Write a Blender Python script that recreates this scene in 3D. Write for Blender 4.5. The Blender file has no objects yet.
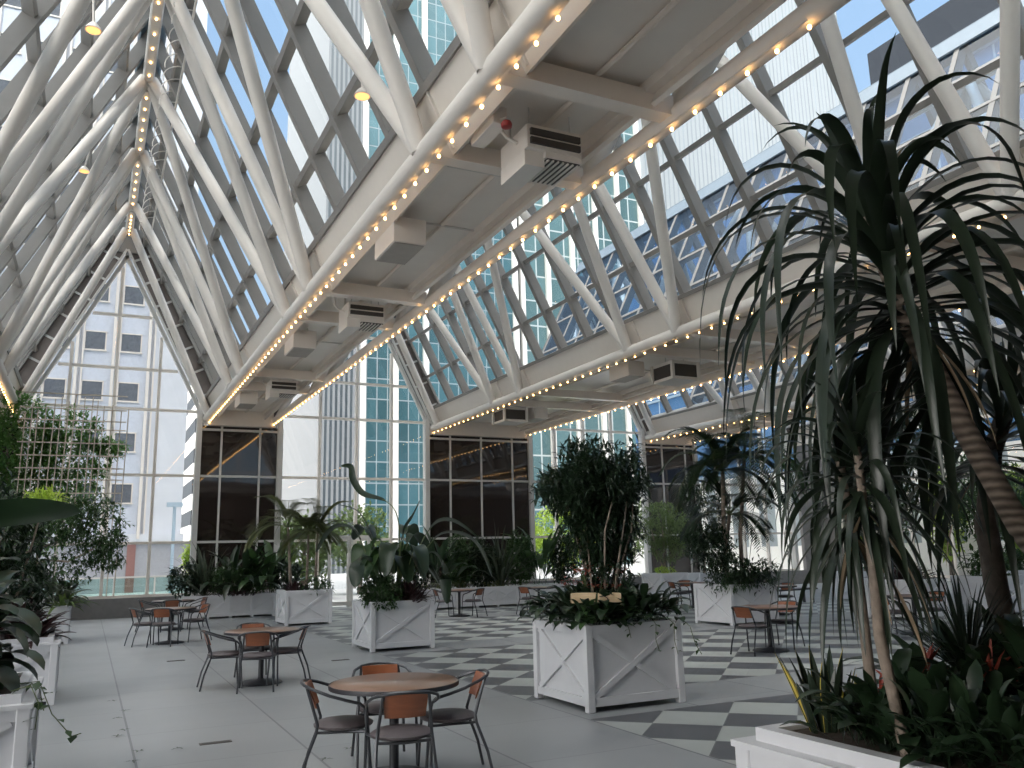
import bpy, math, random
from math import sin, cos, pi, radians, sqrt
from mathutils import Vector, Matrix
random.seed(7)
C = bpy.context.scene.collection
V = Vector
Z = V((0, 0, 1))

# ------------------------------------------------------------------ materials
MATS = {}
def nodes(name):
    m = bpy.data.materials.new(name); m.use_nodes = True
    nt = m.node_tree; nt.nodes.clear()
    out = nt.nodes.new('ShaderNodeOutputMaterial')
    return m, nt, out
def N(nt, t, **kw):
    n = nt.nodes.new(t)
    for k, v in kw.items(): setattr(n, k, v)
    return n
def L(nt, a, b): nt.links.new(a, b)
def math_(nt, op, a, b=None, c=None):
    n = N(nt, 'ShaderNodeMath', operation=op)
    for i, x in enumerate((a, b, c)):
        if x is None: continue
        if isinstance(x, (int, float)): n.inputs[i].default_value = x
        else: L(nt, x, n.inputs[i])
    return n.outputs[0]
def mixc(nt, f, a, b):
    n = N(nt, 'ShaderNodeMix', data_type='RGBA')
    if isinstance(f, (int, float)): n.inputs[0].default_value = f
    else: L(nt, f, n.inputs[0])
    for i, x in ((6, a), (7, b)):
        if isinstance(x, tuple): n.inputs[i].default_value = (*x, 1)
        else: L(nt, x, n.inputs[i])
    return n.outputs[2]
def pbr(name, col, rough=.5, metal=0, var=.06, scale=6, spec=.5, bump=0, bscale=40, trans=0, coat=0):
    """principled with a gentle noise variation of its own colour"""
    if name in MATS: return MATS[name]
    m, nt, out = nodes(name)
    b = N(nt, 'ShaderNodeBsdfPrincipled')
    tc = N(nt, 'ShaderNodeTexCoord')
    nz = N(nt, 'ShaderNodeTexNoise'); nz.inputs['Scale'].default_value = scale; nz.inputs['Detail'].default_value = 4
    L(nt, tc.outputs['Object'], nz.inputs['Vector'])
    lo = tuple(max(0, c * (1 - var * 2)) for c in col); hi = tuple(min(1, c * (1 + var * 2)) for c in col)
    L(nt, mixc(nt, nz.outputs['Fac'], lo, hi), b.inputs['Base Color'])
    b.inputs['Roughness'].default_value = rough; b.inputs['Metallic'].default_value = metal
    b.inputs['Specular IOR Level'].default_value = spec
    b.inputs['Coat Weight'].default_value = coat
    if bump:
        n2 = N(nt, 'ShaderNodeTexNoise'); n2.inputs['Scale'].default_value = bscale
        L(nt, tc.outputs['Object'], n2.inputs['Vector'])
        bp = N(nt, 'ShaderNodeBump'); bp.inputs['Strength'].default_value = bump; bp.inputs['Distance'].default_value = .02
        L(nt, n2.outputs['Fac'], bp.inputs['Height']); L(nt, bp.outputs[0], b.inputs['Normal'])
    sh = b.outputs[0]
    if trans:
        t = N(nt, 'ShaderNodeBsdfTranslucent'); t.inputs[0].default_value = (*[min(1, c * 1.8) for c in col], 1)
        mx = N(nt, 'ShaderNodeMixShader'); mx.inputs[0].default_value = trans
        L(nt, sh, mx.inputs[1]); L(nt, t.outputs[0], mx.inputs[2]); sh = mx.outputs[0]
    L(nt, sh, out.inputs[0])
    MATS[name] = m
    return m
def emis(name, col, s, samp='NONE'):
    m, nt, out = nodes(name)
    e = N(nt, 'ShaderNodeEmission'); e.inputs[0].default_value = (*col, 1); e.inputs[1].default_value = s
    L(nt, e.outputs[0], out.inputs[0]); m.cycles.emission_sampling = samp
    MATS[name] = m
    return m
def glass(name, tint, refl=1.0, ior=1.45):
    m, nt, out = nodes(name)
    t = N(nt, 'ShaderNodeBsdfTransparent'); t.inputs[0].default_value = (*tint, 1)
    g = N(nt, 'ShaderNodeBsdfGlossy'); g.inputs['Roughness'].default_value = .02
    f = N(nt, 'ShaderNodeLayerWeight'); f.inputs[0].default_value = .5
    mx = N(nt, 'ShaderNodeMixShader')
    fr = math_(nt, 'ADD', math_(nt, 'MULTIPLY', math_(nt, 'POWER', f.outputs['Facing'], 5.0), .8), .045)
    L(nt, math_(nt, 'MULTIPLY', fr, refl), mx.inputs[0]); L(nt, t.outputs[0], mx.inputs[1]); L(nt, g.outputs[0], mx.inputs[2])
    L(nt, mx.outputs[0], out.inputs[0]); MATS[name] = m
    return m
def curtain(name, gcol, mcol, sx, sz, wx, wz, axis='X', metal=.85, rough=.08, wave=.0, rib=None):
    """curtain wall: glass panes with a mullion grid, in object space (axis along the facade, Z up)"""
    m, nt, out = nodes(name)
    tc = N(nt, 'ShaderNodeTexCoord'); sp = N(nt, 'ShaderNodeSeparateXYZ'); L(nt, tc.outputs['Object'], sp.inputs[0])
    ax = math_(nt, 'ADD', sp.outputs['X'], sp.outputs['Y']) if axis == 'XY' else sp.outputs[axis]
    def line(v, s, w):
        fr = math_(nt, 'FRACT', math_(nt, 'DIVIDE', v, s))
        return math_(nt, 'LESS_THAN', fr, w)
    mask = line(ax, sx, wx)
    if wz: mask = math_(nt, 'MAXIMUM', mask, line(sp.outputs['Z'], sz, wz))
    b = N(nt, 'ShaderNodeBsdfPrincipled')
    # each pane a slightly different tone
    cx = math_(nt, 'FLOOR', math_(nt, 'DIVIDE', ax, sx)); cz = math_(nt, 'FLOOR', math_(nt, 'DIVIDE', sp.outputs['Z'], sz))
    cv = N(nt, 'ShaderNodeCombineXYZ'); L(nt, cx, cv.inputs[0]); L(nt, cz, cv.inputs[1])
    wn = N(nt, 'ShaderNodeTexWhiteNoise', noise_dimensions='3D'); L(nt, cv.outputs[0], wn.inputs[0])
    gc = mixc(nt, wn.outputs['Value'], tuple(c * .8 for c in gcol), tuple(min(1, c * 1.15) for c in gcol))
    L(nt, mixc(nt, mask, gc, mcol), b.inputs['Base Color'])
    inv = math_(nt, 'SUBTRACT', 1.0, mask)
    L(nt, math_(nt, 'MULTIPLY', inv, metal), b.inputs['Metallic'])
    L(nt, math_(nt, 'ADD', math_(nt, 'MULTIPLY', mask, .5), rough), b.inputs['Roughness'])
    if wave:
        nz = N(nt, 'ShaderNodeTexNoise'); nz.inputs['Scale'].default_value = .35; L(nt, tc.outputs['Object'], nz.inputs['Vector'])
        bp = N(nt, 'ShaderNodeBump'); bp.inputs['Strength'].default_value = wave; bp.inputs['Distance'].default_value = 1
        L(nt, nz.outputs['Fac'], bp.inputs['Height']); L(nt, bp.outputs[0], b.inputs['Normal'])
    L(nt, b.outputs[0], out.inputs[0]); MATS[name] = m
    return m

white_paint = pbr('white_paint', (.78, .715, .645), .35, var=.02, coat=.2)
tube_paint = pbr('tube_paint', (.78, .72, .655), .5, var=.02, spec=.35)
fascia_paint = pbr('fascia_paint', (.75, .685, .615), .4, var=.02)
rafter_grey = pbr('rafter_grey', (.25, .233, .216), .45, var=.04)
frame_grey = pbr('frame_grey', (.60, .58, .55), .4, var=.03)
frame_dark = pbr('frame_dark', (.17, .14, .125), .6)
soffit_m = pbr('soffit_sheet', (.76, .72, .67), .32, var=.05, scale=1.5, spec=.7)
planter_m = pbr('planter_paint', (.60, .60, .62), .45, var=.03)
stone_curb = pbr('stone_curb', (.19, .18, .175), .6, var=.1)
metal_dark = pbr('chair_metal', (.075, .078, .085), .32, metal=.6)
seat_m = pbr('seat_vinyl', (.085, .070, .074), .5, bump=.1)
plastic_black = pbr('base_iron', (.03, .03, .035), .45)
soil = pbr('soil', (.05, .035, .025), .95, bump=.6, bscale=25)
grille_dark = pbr('grille_dark', (.06, .055, .05), .6)
unit_m = pbr('unit_paint', (.76, .72, .67), .45, var=.02)
pane = glass('roof_glass', (.90, .95, .97), .5)
sky_tint_pane = glass('sky_tint_glass', (.48, .60, .73), 1.0)  # blue tint stands in for sky reflected in these slopes
wall_glass = glass('wall_glass', (.93, .95, .96), 1.0)
dark_glass = pbr('dark_glass', (.028, .020, .017), .03, var=.1, spec=.9, bump=.10, bscale=1.1)
bulb_m = emis('bulb_glow', (1, .55, .19), 15, 'AUTO')
disc_glow_m = emis('disc_glow', (1, .48, .17), 1.9)
LEAF = {
 'dark': pbr('leaf_dark', (.018, .036, .016), .34, var=.3, scale=3, trans=.15),
 'mid': pbr('leaf_mid', (.040, .082, .026), .38, var=.3, scale=3, trans=.22),
 'light': pbr('leaf_light', (.115, .165, .055), .45, var=.25, scale=3, trans=.35),
 'climb': pbr('leaf_climber', (.10, .20, .055), .4, var=.3, scale=3, trans=.45),
 'lime': pbr('leaf_lime', (.30, .40, .06), .45, var=.2, scale=3, trans=.4),
 'olive': pbr('leaf_olive', (.095, .11, .04), .45, var=.25, scale=3, trans=.25),
 'grey': pbr('leaf_grey', (.055, .072, .045), .45, var=.2, scale=3, trans=.2),
 'wine': pbr('leaf_wine', (.040, .017, .017), .4, var=.3, scale=3),
 'red': pbr('bract_red', (.36, .075, .05), .5, var=.25, scale=8),
 'drac': pbr('leaf_dracaena', (.022, .034, .020), .32, var=.3, scale=3, trans=.14),
 'tan': pbr('leaf_dry', (.33, .24, .15), .6, var=.2, scale=4),
 'yellow': pbr('leaf_yellow', (.55, .42, .07), .5, var=.2),
}
bark = pbr('bark', (.24, .19, .15), .85, var=.3, scale=14, bump=.5, bscale=30)
bark_dark = pbr('bark_dark', (.10, .08, .065), .9, var=.3, scale=14, bump=.5, bscale=30)
stem_m = pbr('stem_green', (.10, .13, .05), .5, var=.2)

def bark_rings():
    m, nt, out = nodes('bark_rings')
    b = N(nt, 'ShaderNodeBsdfPrincipled'); tc = N(nt, 'ShaderNodeTexCoord')
    w = N(nt, 'ShaderNodeTexWave', bands_direction='Z'); w.inputs['Scale'].default_value = 7; w.inputs['Distortion'].default_value = 2.5; w.inputs['Detail'].default_value = 3
    L(nt, tc.outputs['Object'], w.inputs['Vector'])
    L(nt, mixc(nt, w.outputs['Fac'], (.15, .115, .09), (.36, .29, .23)), b.inputs['Base Color'])
    bp = N(nt, 'ShaderNodeBump'); bp.inputs['Strength'].default_value = .5; bp.inputs['Distance'].default_value = .02
    L(nt, w.outputs['Fac'], bp.inputs['Height']); L(nt, bp.outputs[0], b.inputs['Normal']); b.inputs['Roughness'].default_value = .8
    L(nt, b.outputs[0], out.inputs[0]); return m
bark_ring = bark_rings()

def wood(name, a, c, scale=5, rough=.35):
    m, nt, out = nodes(name)
    b = N(nt, 'ShaderNodeBsdfPrincipled'); tc = N(nt, 'ShaderNodeTexCoord')
    mp = N(nt, 'ShaderNodeMapping'); mp.inputs['Scale'].default_value = (1, 9, 9); L(nt, tc.outputs['Object'], mp.inputs[0])
    nz = N(nt, 'ShaderNodeTexNoise'); nz.inputs['Scale'].default_value = scale; nz.inputs['Detail'].default_value = 6
    L(nt, mp.outputs[0], nz.inputs['Vector'])
    L(nt, mixc(nt, nz.outputs['Fac'], a, c), b.inputs['Base Color']); b.inputs['Roughness'].default_value = rough
    b.inputs['Coat Weight'].default_value = .3
    L(nt, b.outputs[0], out.inputs[0]); return m
wood_top = wood('table_veneer', (.15, .082, .054), (.23, .135, .092), rough=.3)
wood_back = wood('chair_back_wood', (.17, .052, .022), (.29, .092, .034))
crate_wood = wood('pale_wood', (.56, .40, .23), (.72, .55, .35), rough=.6)

def floor_mat():
    m, nt, out = nodes('floor_tiles')
    b = N(nt, 'ShaderNodeBsdfPrincipled'); tc = N(nt, 'ShaderNodeTexCoord'); sp = N(nt, 'ShaderNodeSeparateXYZ')
    L(nt, tc.outputs['Object'], sp.inputs[0]); x, y = sp.outputs['X'], sp.outputs['Y']
    M = lambda op, a, c=None, d=None: math_(nt, op, a, c, d)
    s = M('ADD', x, y); d = M('SUBTRACT', x, y)
    def chk(dphase, flip):
        t = M('ADD', M('FLOOR', s), M('FLOOR', M('ADD', d, dphase)))
        t = M('FLOORED_MODULO', t, 2.0)   # 0 even, 1 odd
        return M('SUBTRACT', 1.0, t) if flip else t
    near = chk(.34, True); far = chk(-.2, False)
    isnear = M('LESS_THAN', y, 8.9)
    dark = M('ADD', M('MULTIPLY', near, isnear), M('MULTIPLY', far, M('SUBTRACT', 1.0, isnear)))
    # checker bands 2.35..8.2, 9.55..15.4, ... (period 7.2)
    ym = M('FLOORED_MODULO', M('SUBTRACT', y, 2.35), 7.2)
    band = M('MULTIPLY', M('LESS_THAN', ym, 5.85), M('MULTIPLY', M('GREATER_THAN', x, 4.90), M('LESS_THAN', x, 21.0)))
    def jl(v, off, per, w):
        f = M('FLOORED_MODULO', M('SUBTRACT', v, off), per)
        return M('LESS_THAN', f, w)
    jx = jl(x, .49, 1.46, .022); jy = jl(y, .45, 1.6, .018)
    nband = M('SUBTRACT', 1.0, band)
    joint = M('MULTIPLY', M('MAXIMUM', jx, M('MULTIPLY', jy, .45)), nband)
    js = M('MULTIPLY', M('MAXIMUM', jl(s, 0, 1, .02), jl(M('ADD', d, .34), 0, 1, .02)), band)
    nz = N(nt, 'ShaderNodeTexNoise'); nz.inputs['Scale'].default_value = .9; nz.inputs['Detail'].default_value = 5; L(nt, tc.outputs['Object'], nz.inputs['Vector'])
    n2 = N(nt, 'ShaderNodeTexNoise'); n2.inputs['Scale'].default_value = 55; L(nt, tc.outputs['Object'], n2.inputs['Vector'])
    # slabs vary slightly one to the next
    cv = N(nt, 'ShaderNodeCombineXYZ'); L(nt, M('FLOOR', M('DIVIDE', M('SUBTRACT', x, .49), 1.46)), cv.inputs[0]); L(nt, M('FLOOR', M('DIVIDE', M('SUBTRACT', y, .45), 1.6)), cv.inputs[1])
    wn = N(nt, 'ShaderNodeTexWhiteNoise'); L(nt, cv.outputs[0], wn.inputs[0])
    slab = mixc(nt, wn.outputs['Value'], (.25, .262, .27), (.28, .292, .298))
    slab = mixc(nt, nz.outputs['Fac'], mixc(nt, .25, slab, (.16, .16, .17)), slab)
    lite = mixc(nt, n2.outputs['Fac'], (.33, .35, .335), (.37, .39, .37))
    drk = mixc(nt, n2.outputs['Fac'], (.075, .078, .088), (.10, .103, .113))
    col = mixc(nt, band, slab, mixc(nt, dark, lite, drk))
    col = mixc(nt, M('MULTIPLY', joint, .75), col, (.09, .09, .10))
    col = mixc(nt, M('MULTIPLY', js, .2), col, (.22, .22, .22))
    L(nt, col, b.inputs['Base Color'])
    L(nt, M('ADD', .30, M('MULTIPLY', nz.outputs['Fac'], .18)), b.inputs['Roughness'])
    b.inputs['Specular IOR Level'].default_value = .45
    L(nt, b.outputs[0], out.inputs[0]); return m
floor_m = floor_mat()

# ------------------------------------------------------------------ mesh builder
class MB:
    def __init__(s): s.v = []; s.f = []
    def add(s, vs, fs):
        o = len(s.v); s.v += [tuple(p) for p in vs]; s.f += [tuple(i + o for i in f) for f in fs]; return s
    def box(s, a, b):
        (x0, y0, z0), (x1, y1, z1) = a, b
        return s.add([(x0,y0,z0),(x1,y0,z0),(x1,y1,z0),(x0,y1,z0),(x0,y0,z1),(x1,y0,z1),(x1,y1,z1),(x0,y1,z1)],
                     [(0,3,2,1),(4,5,6,7),(0,1,5,4),(1,2,6,5),(2,3,7,6),(3,0,4,7)])
    def bar(s, a, b, w, h, up=Z):
        """box beam from a to b, w across, h along up"""
        a, b = V(a), V(b); d = (b - a).normalized(); r = d.cross(V(up))
        if r.length < 1e-5: r = d.cross(V((1, 0, 0)))
        r.normalize(); u = r.cross(d)
        vs = []
        for p in (a, b):
            for i, j in ((-1,-1),(1,-1),(1,1),(-1,1)): vs.append(p + r * (w/2*i) + u * (h/2*j))
        return s.add(vs, [(3,2,1,0),(4,5,6,7),(0,1,5,4),(1,2,6,5),(2,3,7,6),(3,0,4,7)])
    def tube(s, pts, r, n=8, caps=True, r2=None):
        pts = [V(p) for p in pts]; k = len(pts); rs = r if isinstance(r, (list, tuple)) else [r] * k
        rings = []; prev = None
        for i, p in enumerate(pts):
            d = (pts[min(i+1, k-1)] - pts[max(i-1, 0)]).normalized()
            if prev is None:
                x = d.cross(Z)
                if x.length < .05: x = d.cross(V((0, 1, 0)))
            else: x = prev - d * prev.dot(d)
            x.normalize(); prev = x; y = d.cross(x)
            rings.append([p + (x * cos(2*pi*j/n) + y * sin(2*pi*j/n)) * rs[i] for j in range(n)])
        vs = [q for rg in rings for q in rg]; fs = []
        for i in range(k - 1):
            for j in range(n):
                a = i*n + j; b = i*n + (j+1) % n
                fs.append((a, b, b + n, a + n))
        if caps: fs.append(tuple(range(n))[::-1]); fs.append(tuple(range((k-1)*n, k*n)))
        return s.add(vs, fs)
    def lathe(s, prof, c=(0, 0, 0), n=24):
        vs = []; fs = []; k = len(prof); c = V(c)
        for r, z in prof:
            for j in range(n): vs.append(c + V((r*cos(2*pi*j/n), r*sin(2*pi*j/n), z)))
        for i in range(k-1):
            for j in range(n):
                a = i*n+j; b = i*n+(j+1) % n; fs.append((a, b, b+n, a+n))
        fs.append(tuple(range(n))[::-1]); fs.append(tuple(range((k-1)*n, k*n)))
        return s.add(vs, fs)
    def quad(s, *p): return s.add(p, [tuple(range(len(p)))])
    # ---- leaves
    def leaf(s, p, d, l, w, up=Z, fold=.25):
        d = d.normalized(); r = d.cross(up)
        if r.length < .05: r = d.cross(V((1, 0, 0)))
        r.normalize(); u = r.cross(d)
        a = p; m = p + d*(l*.45); t = p + d*l - u*(l*.12)
        lft = m - r*(w/2) + u*(w*fold); rgt = m + r*(w/2) + u*(w*fold)
        return s.add([a, lft, t, rgt, m], [(0, 4, 1), (1, 4, 2), (0, 3, 4), (3, 2, 4)])
    def strap(s, p, d, l, w, droop, n=8, fold=.2, prof=None, twist=0, wob=0, tip=.0, roll=0):
        """a long arching leaf that bends towards the ground"""
        p = V(p); d = V(d).normalized(); st = l / n; vs = []; fs = []
        side = d.cross(Z)
        if side.length < .05: side = V((cos(twist*9), sin(twist*9), 0))
        side.normalize()
        for i in range(n + 1):
            t = i / n
            ww = w * (prof(t) if prof else min(1, .35 + 2.2*t) * (1 - t**3.2) + tip)
            sd = side - d * side.dot(d); sd.normalize()
            u = sd.cross(d)
            a = twist * t + roll
            rs = sd * cos(a) + u * sin(a); ru = u * cos(a) - sd * sin(a)
            vs += [p - rs*(ww/2) + ru*(ww*fold), p, p + rs*(ww/2) + ru*(ww*fold)]
            if i < n:
                o = i*3; fs += [(o, o+1, o+4, o+3), (o+1, o+2, o+5, o+4)]
            p = p + d * st
            g = droop * st * (.30 + 2.0*t)
            d = (d + V((random.uniform(-wob, wob), random.uniform(-wob, wob), -g))).normalized()
        return s.add(vs, fs)
    def build(s, name, mat, parent=None, smooth=True, loc=None):
        me = bpy.data.meshes.new(name); me.from_pydata(s.v, [], s.f)
        if smooth:
            me.polygons.foreach_set('use_smooth', [True] * len(me.polygons))
        me.update(); me.materials.append(mat)
        o = bpy.data.objects.new(name, me); C.objects.link(o)
        if loc is not None: o.location = loc
        if parent is not None: o.parent = parent
        if smooth:
            try: me.set_sharp_from_angle(angle=radians(40))
            except Exception: pass
        return o
def flat(mb, name, mat, parent=None, **k): return mb.build(name, mat, parent, smooth=False, **k)

def tag(o, label=None, cat=None, group=None, kind=None):
    if label: o['label'] = label
    if cat: o['category'] = cat
    if group: o['group'] = group
    if kind: o['kind'] = kind
    return o
def thing(name, label, cat, loc=(0, 0, 0), rz=0, group=None, kind=None):
    o = bpy.data.objects.new(name, None); C.objects.link(o)
    o.empty_display_size = .2
    o.location = loc; o.rotation_euler = (0, 0, rz)
    return tag(o, label, cat, group, kind)
def copy_tree(o, parent=None):
    c = o.copy(); C.objects.link(c)
    if parent is not None: c.parent = parent
    for ch in [k for k in KIDS.get(o.name, [])]: copy_tree(ch, c)
    return c
KIDS = {}
def index_kids():
    KIDS.clear()
    for o in bpy.data.objects:
        if o.parent: KIDS.setdefault(o.parent.name, []).append(o)
def bevel(o, w=.01, seg=2):
    m = o.modifiers.new('bevel', 'BEVEL'); m.width = w; m.segments = seg; m.limit_method = 'ANGLE'; return o

# ------------------------------------------------------------------ building dimensions (metres)
DW = 31.1                       # the far glass wall
SL = radians(63.5)              # slope of the gables
ZS = 6.48                       # string of bulbs
STR = [-2.38, 3.48, 5.69, 11.91, 15.89, 22.1, 24.4, 30.6]   # the eave lines, pairs bound a gable
GAB = [(STR[0], STR[1]), (STR[2], STR[3]), (STR[4], STR[5]), (STR[6], STR[7])]
SOF = [(-4.7, STR[0]), (STR[1], STR[2]), (STR[3], STR[4]), (STR[5], STR[6])]
Y0 = -1.0                       # where the modelled hall begins, behind the camera

fl = MB().box((-30, -8, -.3), (60, DW, 0)); flat(fl, 'floor', floor_m); bpy.data.objects['floor']['kind'] = 'structure'
gm = pbr('street_paving', (.42, .42, .41), .8, var=.1)
o = flat(MB().box((-200, DW + .4, -.5), (260, 260, -.12)), 'ground', gm); o['kind'] = 'structure'

def gable(i, xl, xr):
    xc = (xl + xr) / 2; hw = (xr - xl) / 2
    for side in (-1, 1):
        x0 = xc + side * hw
        d = V((-side * cos(SL), 0, sin(SL))); n = V((side * sin(SL), 0, cos(SL)))
        P = lambda y, l, off: V((x0, y, 6.55)) + d * l + n * off
        root = thing('roof_slope', None, None, (0, 0, 0), kind='structure')
        # length of slope to the ridge for a given offset
        Lr = lambda off: (hw + off * sin(SL)) / cos(SL)
        Lg = Lr(.72)
        f = MB()
        f.add([P(Y0, -.05, .3), P(DW, -.05, .3), P(DW, .78, .3), P(Y0, .78, .3), P(Y0, -.05, .36), P(DW, -.05, .36), P(DW, .78, .36), P(Y0, .78, .36)],
              [(3, 2, 1, 0), (4, 5, 6, 7), (0, 1, 5, 4), (1, 2, 6, 5), (2, 3, 7, 6), (3, 0, 4, 7)])
        k = 0
        flat(f, 'fascia', fascia_paint, root)
        for yn in NB:
            if yn > 1: flat(MB().bar(P(yn - .22, 0, .29), P(yn - .22, .78, .29), .03, .05, n), 'bracket', fascia_paint, root)
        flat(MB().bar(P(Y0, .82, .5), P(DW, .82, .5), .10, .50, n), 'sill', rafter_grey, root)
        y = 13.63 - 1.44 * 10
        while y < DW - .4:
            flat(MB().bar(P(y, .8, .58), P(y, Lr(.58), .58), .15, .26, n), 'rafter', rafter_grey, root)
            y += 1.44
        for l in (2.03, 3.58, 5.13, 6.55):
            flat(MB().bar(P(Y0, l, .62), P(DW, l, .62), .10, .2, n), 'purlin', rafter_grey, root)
        flat(MB().quad(P(Y0, .8, .70), P(DW, .8, .70), P(DW, Lg, .70), P(Y0, Lg, .70)), 'glass', sky_tint_pane if (i > 1 and side < 0) else pane, root)
        flat(MB().bar(P(Y0, Lg - .25, .74), P(DW, Lg - .25, .74), .62, .05, n), 'ridge_cap', pbr('ridge_flashing', (.20, .25, .30), .4), root)
        # truss: chord at the eave, zigzag tubes up to the ridge nodes
        tr = thing('roof_truss', None, None, kind='structure')
        MB().tube([V((x0 - side*.06, Y0, 6.64)), V((x0 - side*.06, DW, 6.64))], .125, 12).build('chord_tube', tube_paint, tr)
        def bot(yb): return V((x0 - side*.10, yb, 6.68))
        def top(yt): return V((xc + side*.10, yt, 12.95))
        for kk in range(0, 4):
            ye = .2 + 8 * kk            # even node: two tubes, nearly parallel
            yo = ye + 4                 # odd node: two tubes spread wide
            for yt, yb in ((ye, ye - 1), (ye, ye + 1), (yo, yo - 3), (yo, yo + 3)):
                if yb < 1 or yb > DW: continue
                a, b_ = bot(yb), top(yt + (.12 if yb > yt else -.12))
                MB().tube([a, b_], .125, 12).build('truss_tube', tube_paint, tr)
        MB().tube([bot(DW - .75), top(DW - .75)], .125, 12).build('truss_tube', tube_paint, tr)
    # ridge tube
    ridge = thing('roof_ridge', None, None, kind='structure')
    MB().tube([(xc, Y0, 13.0), (xc, DW - .5, 13.0)], .13, 10).build('ridge_tube', tube_paint, ridge)
NB = [8*k + .2 + s for k in range(0, 5) for s in (-1, 1) if 1 < 8*k + .2 + s < DW]
for i, (a, b) in enumerate(GAB): gable(i, a, b)

# soffits between the gables: sheet ceiling, cross beams, long pipes
for i, (a, b) in enumerate(SOF):
    s = thing('ceiling_soffit', None, None, kind='structure')
    e0, e1 = (a + .24, b - .27)
    flat(MB().box((e0, Y0, 6.93), (e1, DW, 7.0)), 'sheet', soffit_m, s)
    for y in NB:
        flat(MB().box((a + .02, y - .11, 6.60), (b - .02, y + .11, 6.84)), 'cross_beam', white_paint, s)
    m = (a + b) / 2
    for x in (e0 + .08, e1 - .08): flat(MB().box((x - .06, Y0, 6.80), (x + .06, DW, 6.94)), 'edge_rail', white_paint, s)
    for f in ((.55,) if b - a < 3 else (.3, .65)):
        x = a + (b - a) * f
        MB().tube([(x, Y0, 6.88), (x, DW, 6.88)], .035, 8).build('pipe', white_paint, s)
    for y in [q + 2.6 for q in NB if q + 2.6 < DW - 1]:
        MB().tube([(a + .5, y, 6.86), (b - .45, y, 6.86)], .018, 6).build('sprinkler_pipe', frame_grey, s)
    flat(MB().box((a, DW - .30, 6.38), (b, DW - .02, 6.95)), 'header', white_paint, s)

# ------------------------------------------------------------------ far wall
def gable_top(xl, xr):
    xc = (xl + xr) / 2; return xc, 6.55 + (xr - xl) / 2 * math.tan(SL) - .45
wall = thing('wall_far', None, None, kind='structure')
flat(MB().box((-5, DW - .25, 0), (7.75, DW + .15, .62)), 'curb', stone_curb, wall)
flat(MB().box((9.3, DW - .25, 0), (34, DW + .15, .62)), 'curb', stone_curb, wall)
ROWS = [.66, 2.37, 4.62, 6.86]
wn = 0
def gwall(xl, xr, mull):
    """glazed gable end with its mullions, transoms and the deep sloping frame"""
    global wn
    wn += 1
    xc, zt = gable_top(xl, xr)
    w = thing('window_%d' % wn, None, None, kind='structure')
    zf = lambda x: zt - abs(x - xc) * math.tan(SL)
    il, ir = xl + .28, xr - .28
    for x in mull:
        flat(MB().box((x - .05, DW - .08, .62), (x + .05, DW + .08, max(6.9, zf(x)))), 'mullion', white_paint, w)
    for x in (il, ir): flat(MB().box((x - .09, DW - .16, .3), (x + .09, DW + .1, 7.05)), 'jamb', frame_grey, w)
    for z in ROWS + [8.25, 10.1]:
        h = (zt - z) / math.tan(SL) if z > 6.9 else ir - xc
        if h < .25: continue
        if z < 2.5 and xl > 5 and xl < 6:      # leave the doorway free below
            for x0, x1 in ((il, 7.75), (9.3, ir)) if z < 2 else ((il, ir),):
                flat(MB().box((x0, DW - .06, z - .045), (x1, DW + .06, z + .045)), 'transom', white_paint, w)
            continue
        flat(MB().box((xc - h, DW - .06, z - .045), (xc + h, DW + .06, z + .045)), 'transom', white_paint, w)
    flat(MB().quad((il, DW, .62), (ir, DW, .62), (ir, DW, zf(ir)), (xc, DW, zt), (il, DW, zf(il))), 'glass', wall_glass, w)
    d = V((cos(SL), 0, sin(SL)))
    for sd in (-1, 1):
        foot = V((xc - sd * (xr - xl) / 2, DW, 6.55)); dd = V((sd * cos(SL), 0, sin(SL))); nn = V((-sd * sin(SL), 0, cos(SL)))
        Lf = (xr - xl) / 2 / cos(SL)
        A = lambda l, y, off: foot + dd * l + nn * off + V((0, y, 0))
        flat(MB().bar(A(-.1, -.02, -.10), A(Lf - .15, -.02, -.10), .16, .12, nn), 'frame_rail', frame_grey, w)
        flat(MB().bar(A(-.1, -.16, .02), A(Lf, -.16, .02), .10, .07, nn), 'frame_rail', frame_grey, w)
        flat(MB().bar(A(.0, -.05, .36), A(Lf + .6, -.05, .36), .06, .72, nn), 'frame_web', frame_dark, w)
        flat(MB().bar(A(.3, -.14, .66), A(Lf + 1.2, -.14, .66), .16, .10, nn), 'frame_rail', rafter_grey, w)
        for q in range(1, 8):
            l = Lf * q / 7.5
            flat(MB().bar(A(l, -.12, .06), A(l, -.12, .62), .07, .05, (0, 1, 0)), 'frame_batten', frame_grey, w)
    flat(MB().box((xc - .42, DW - .2, zt + .35), (xc + .42, DW + .1, zt + 1.45)), 'apex_plate', rafter_grey, w)
    return w
gwall(STR[0], STR[1], [-.92, .455, 1.826])
gwall(STR[2], STR[3], [7.43, 8.82, 10.19])
gwall(STR[4], STR[5], [17.37, 18.78, 20.2])
gwall(STR[6], STR[7], [25.9, 27.3, 28.7])
tn = 0
for x0, x1, ms in ((-4.7, -2.2, [-3.4]), (3.28, 6.1, [3.96, 5.28]), (11.75, 16.1, [12.62, 13.96, 15.35]), (21.9, 24.7, [22.86, 24.13])):
    wn += 1
    w = thing('window_%d' % wn, None, None, kind='structure')
    flat(MB().box((x0, DW - .02, .62), (x1, DW + .03, 6.4)), 'dark_pane', dark_glass, w)
    for x in ms: flat(MB().box((x - .035, DW - .07, .62), (x + .035, DW, 6.4)), 'mullion', frame_grey, w)
    for z in ROWS[:3] + [6.25]: flat(MB().box((x0, DW - .08, z - .04), (x1, DW - .01, z + .04)), 'transom', frame_grey, w)
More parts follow.
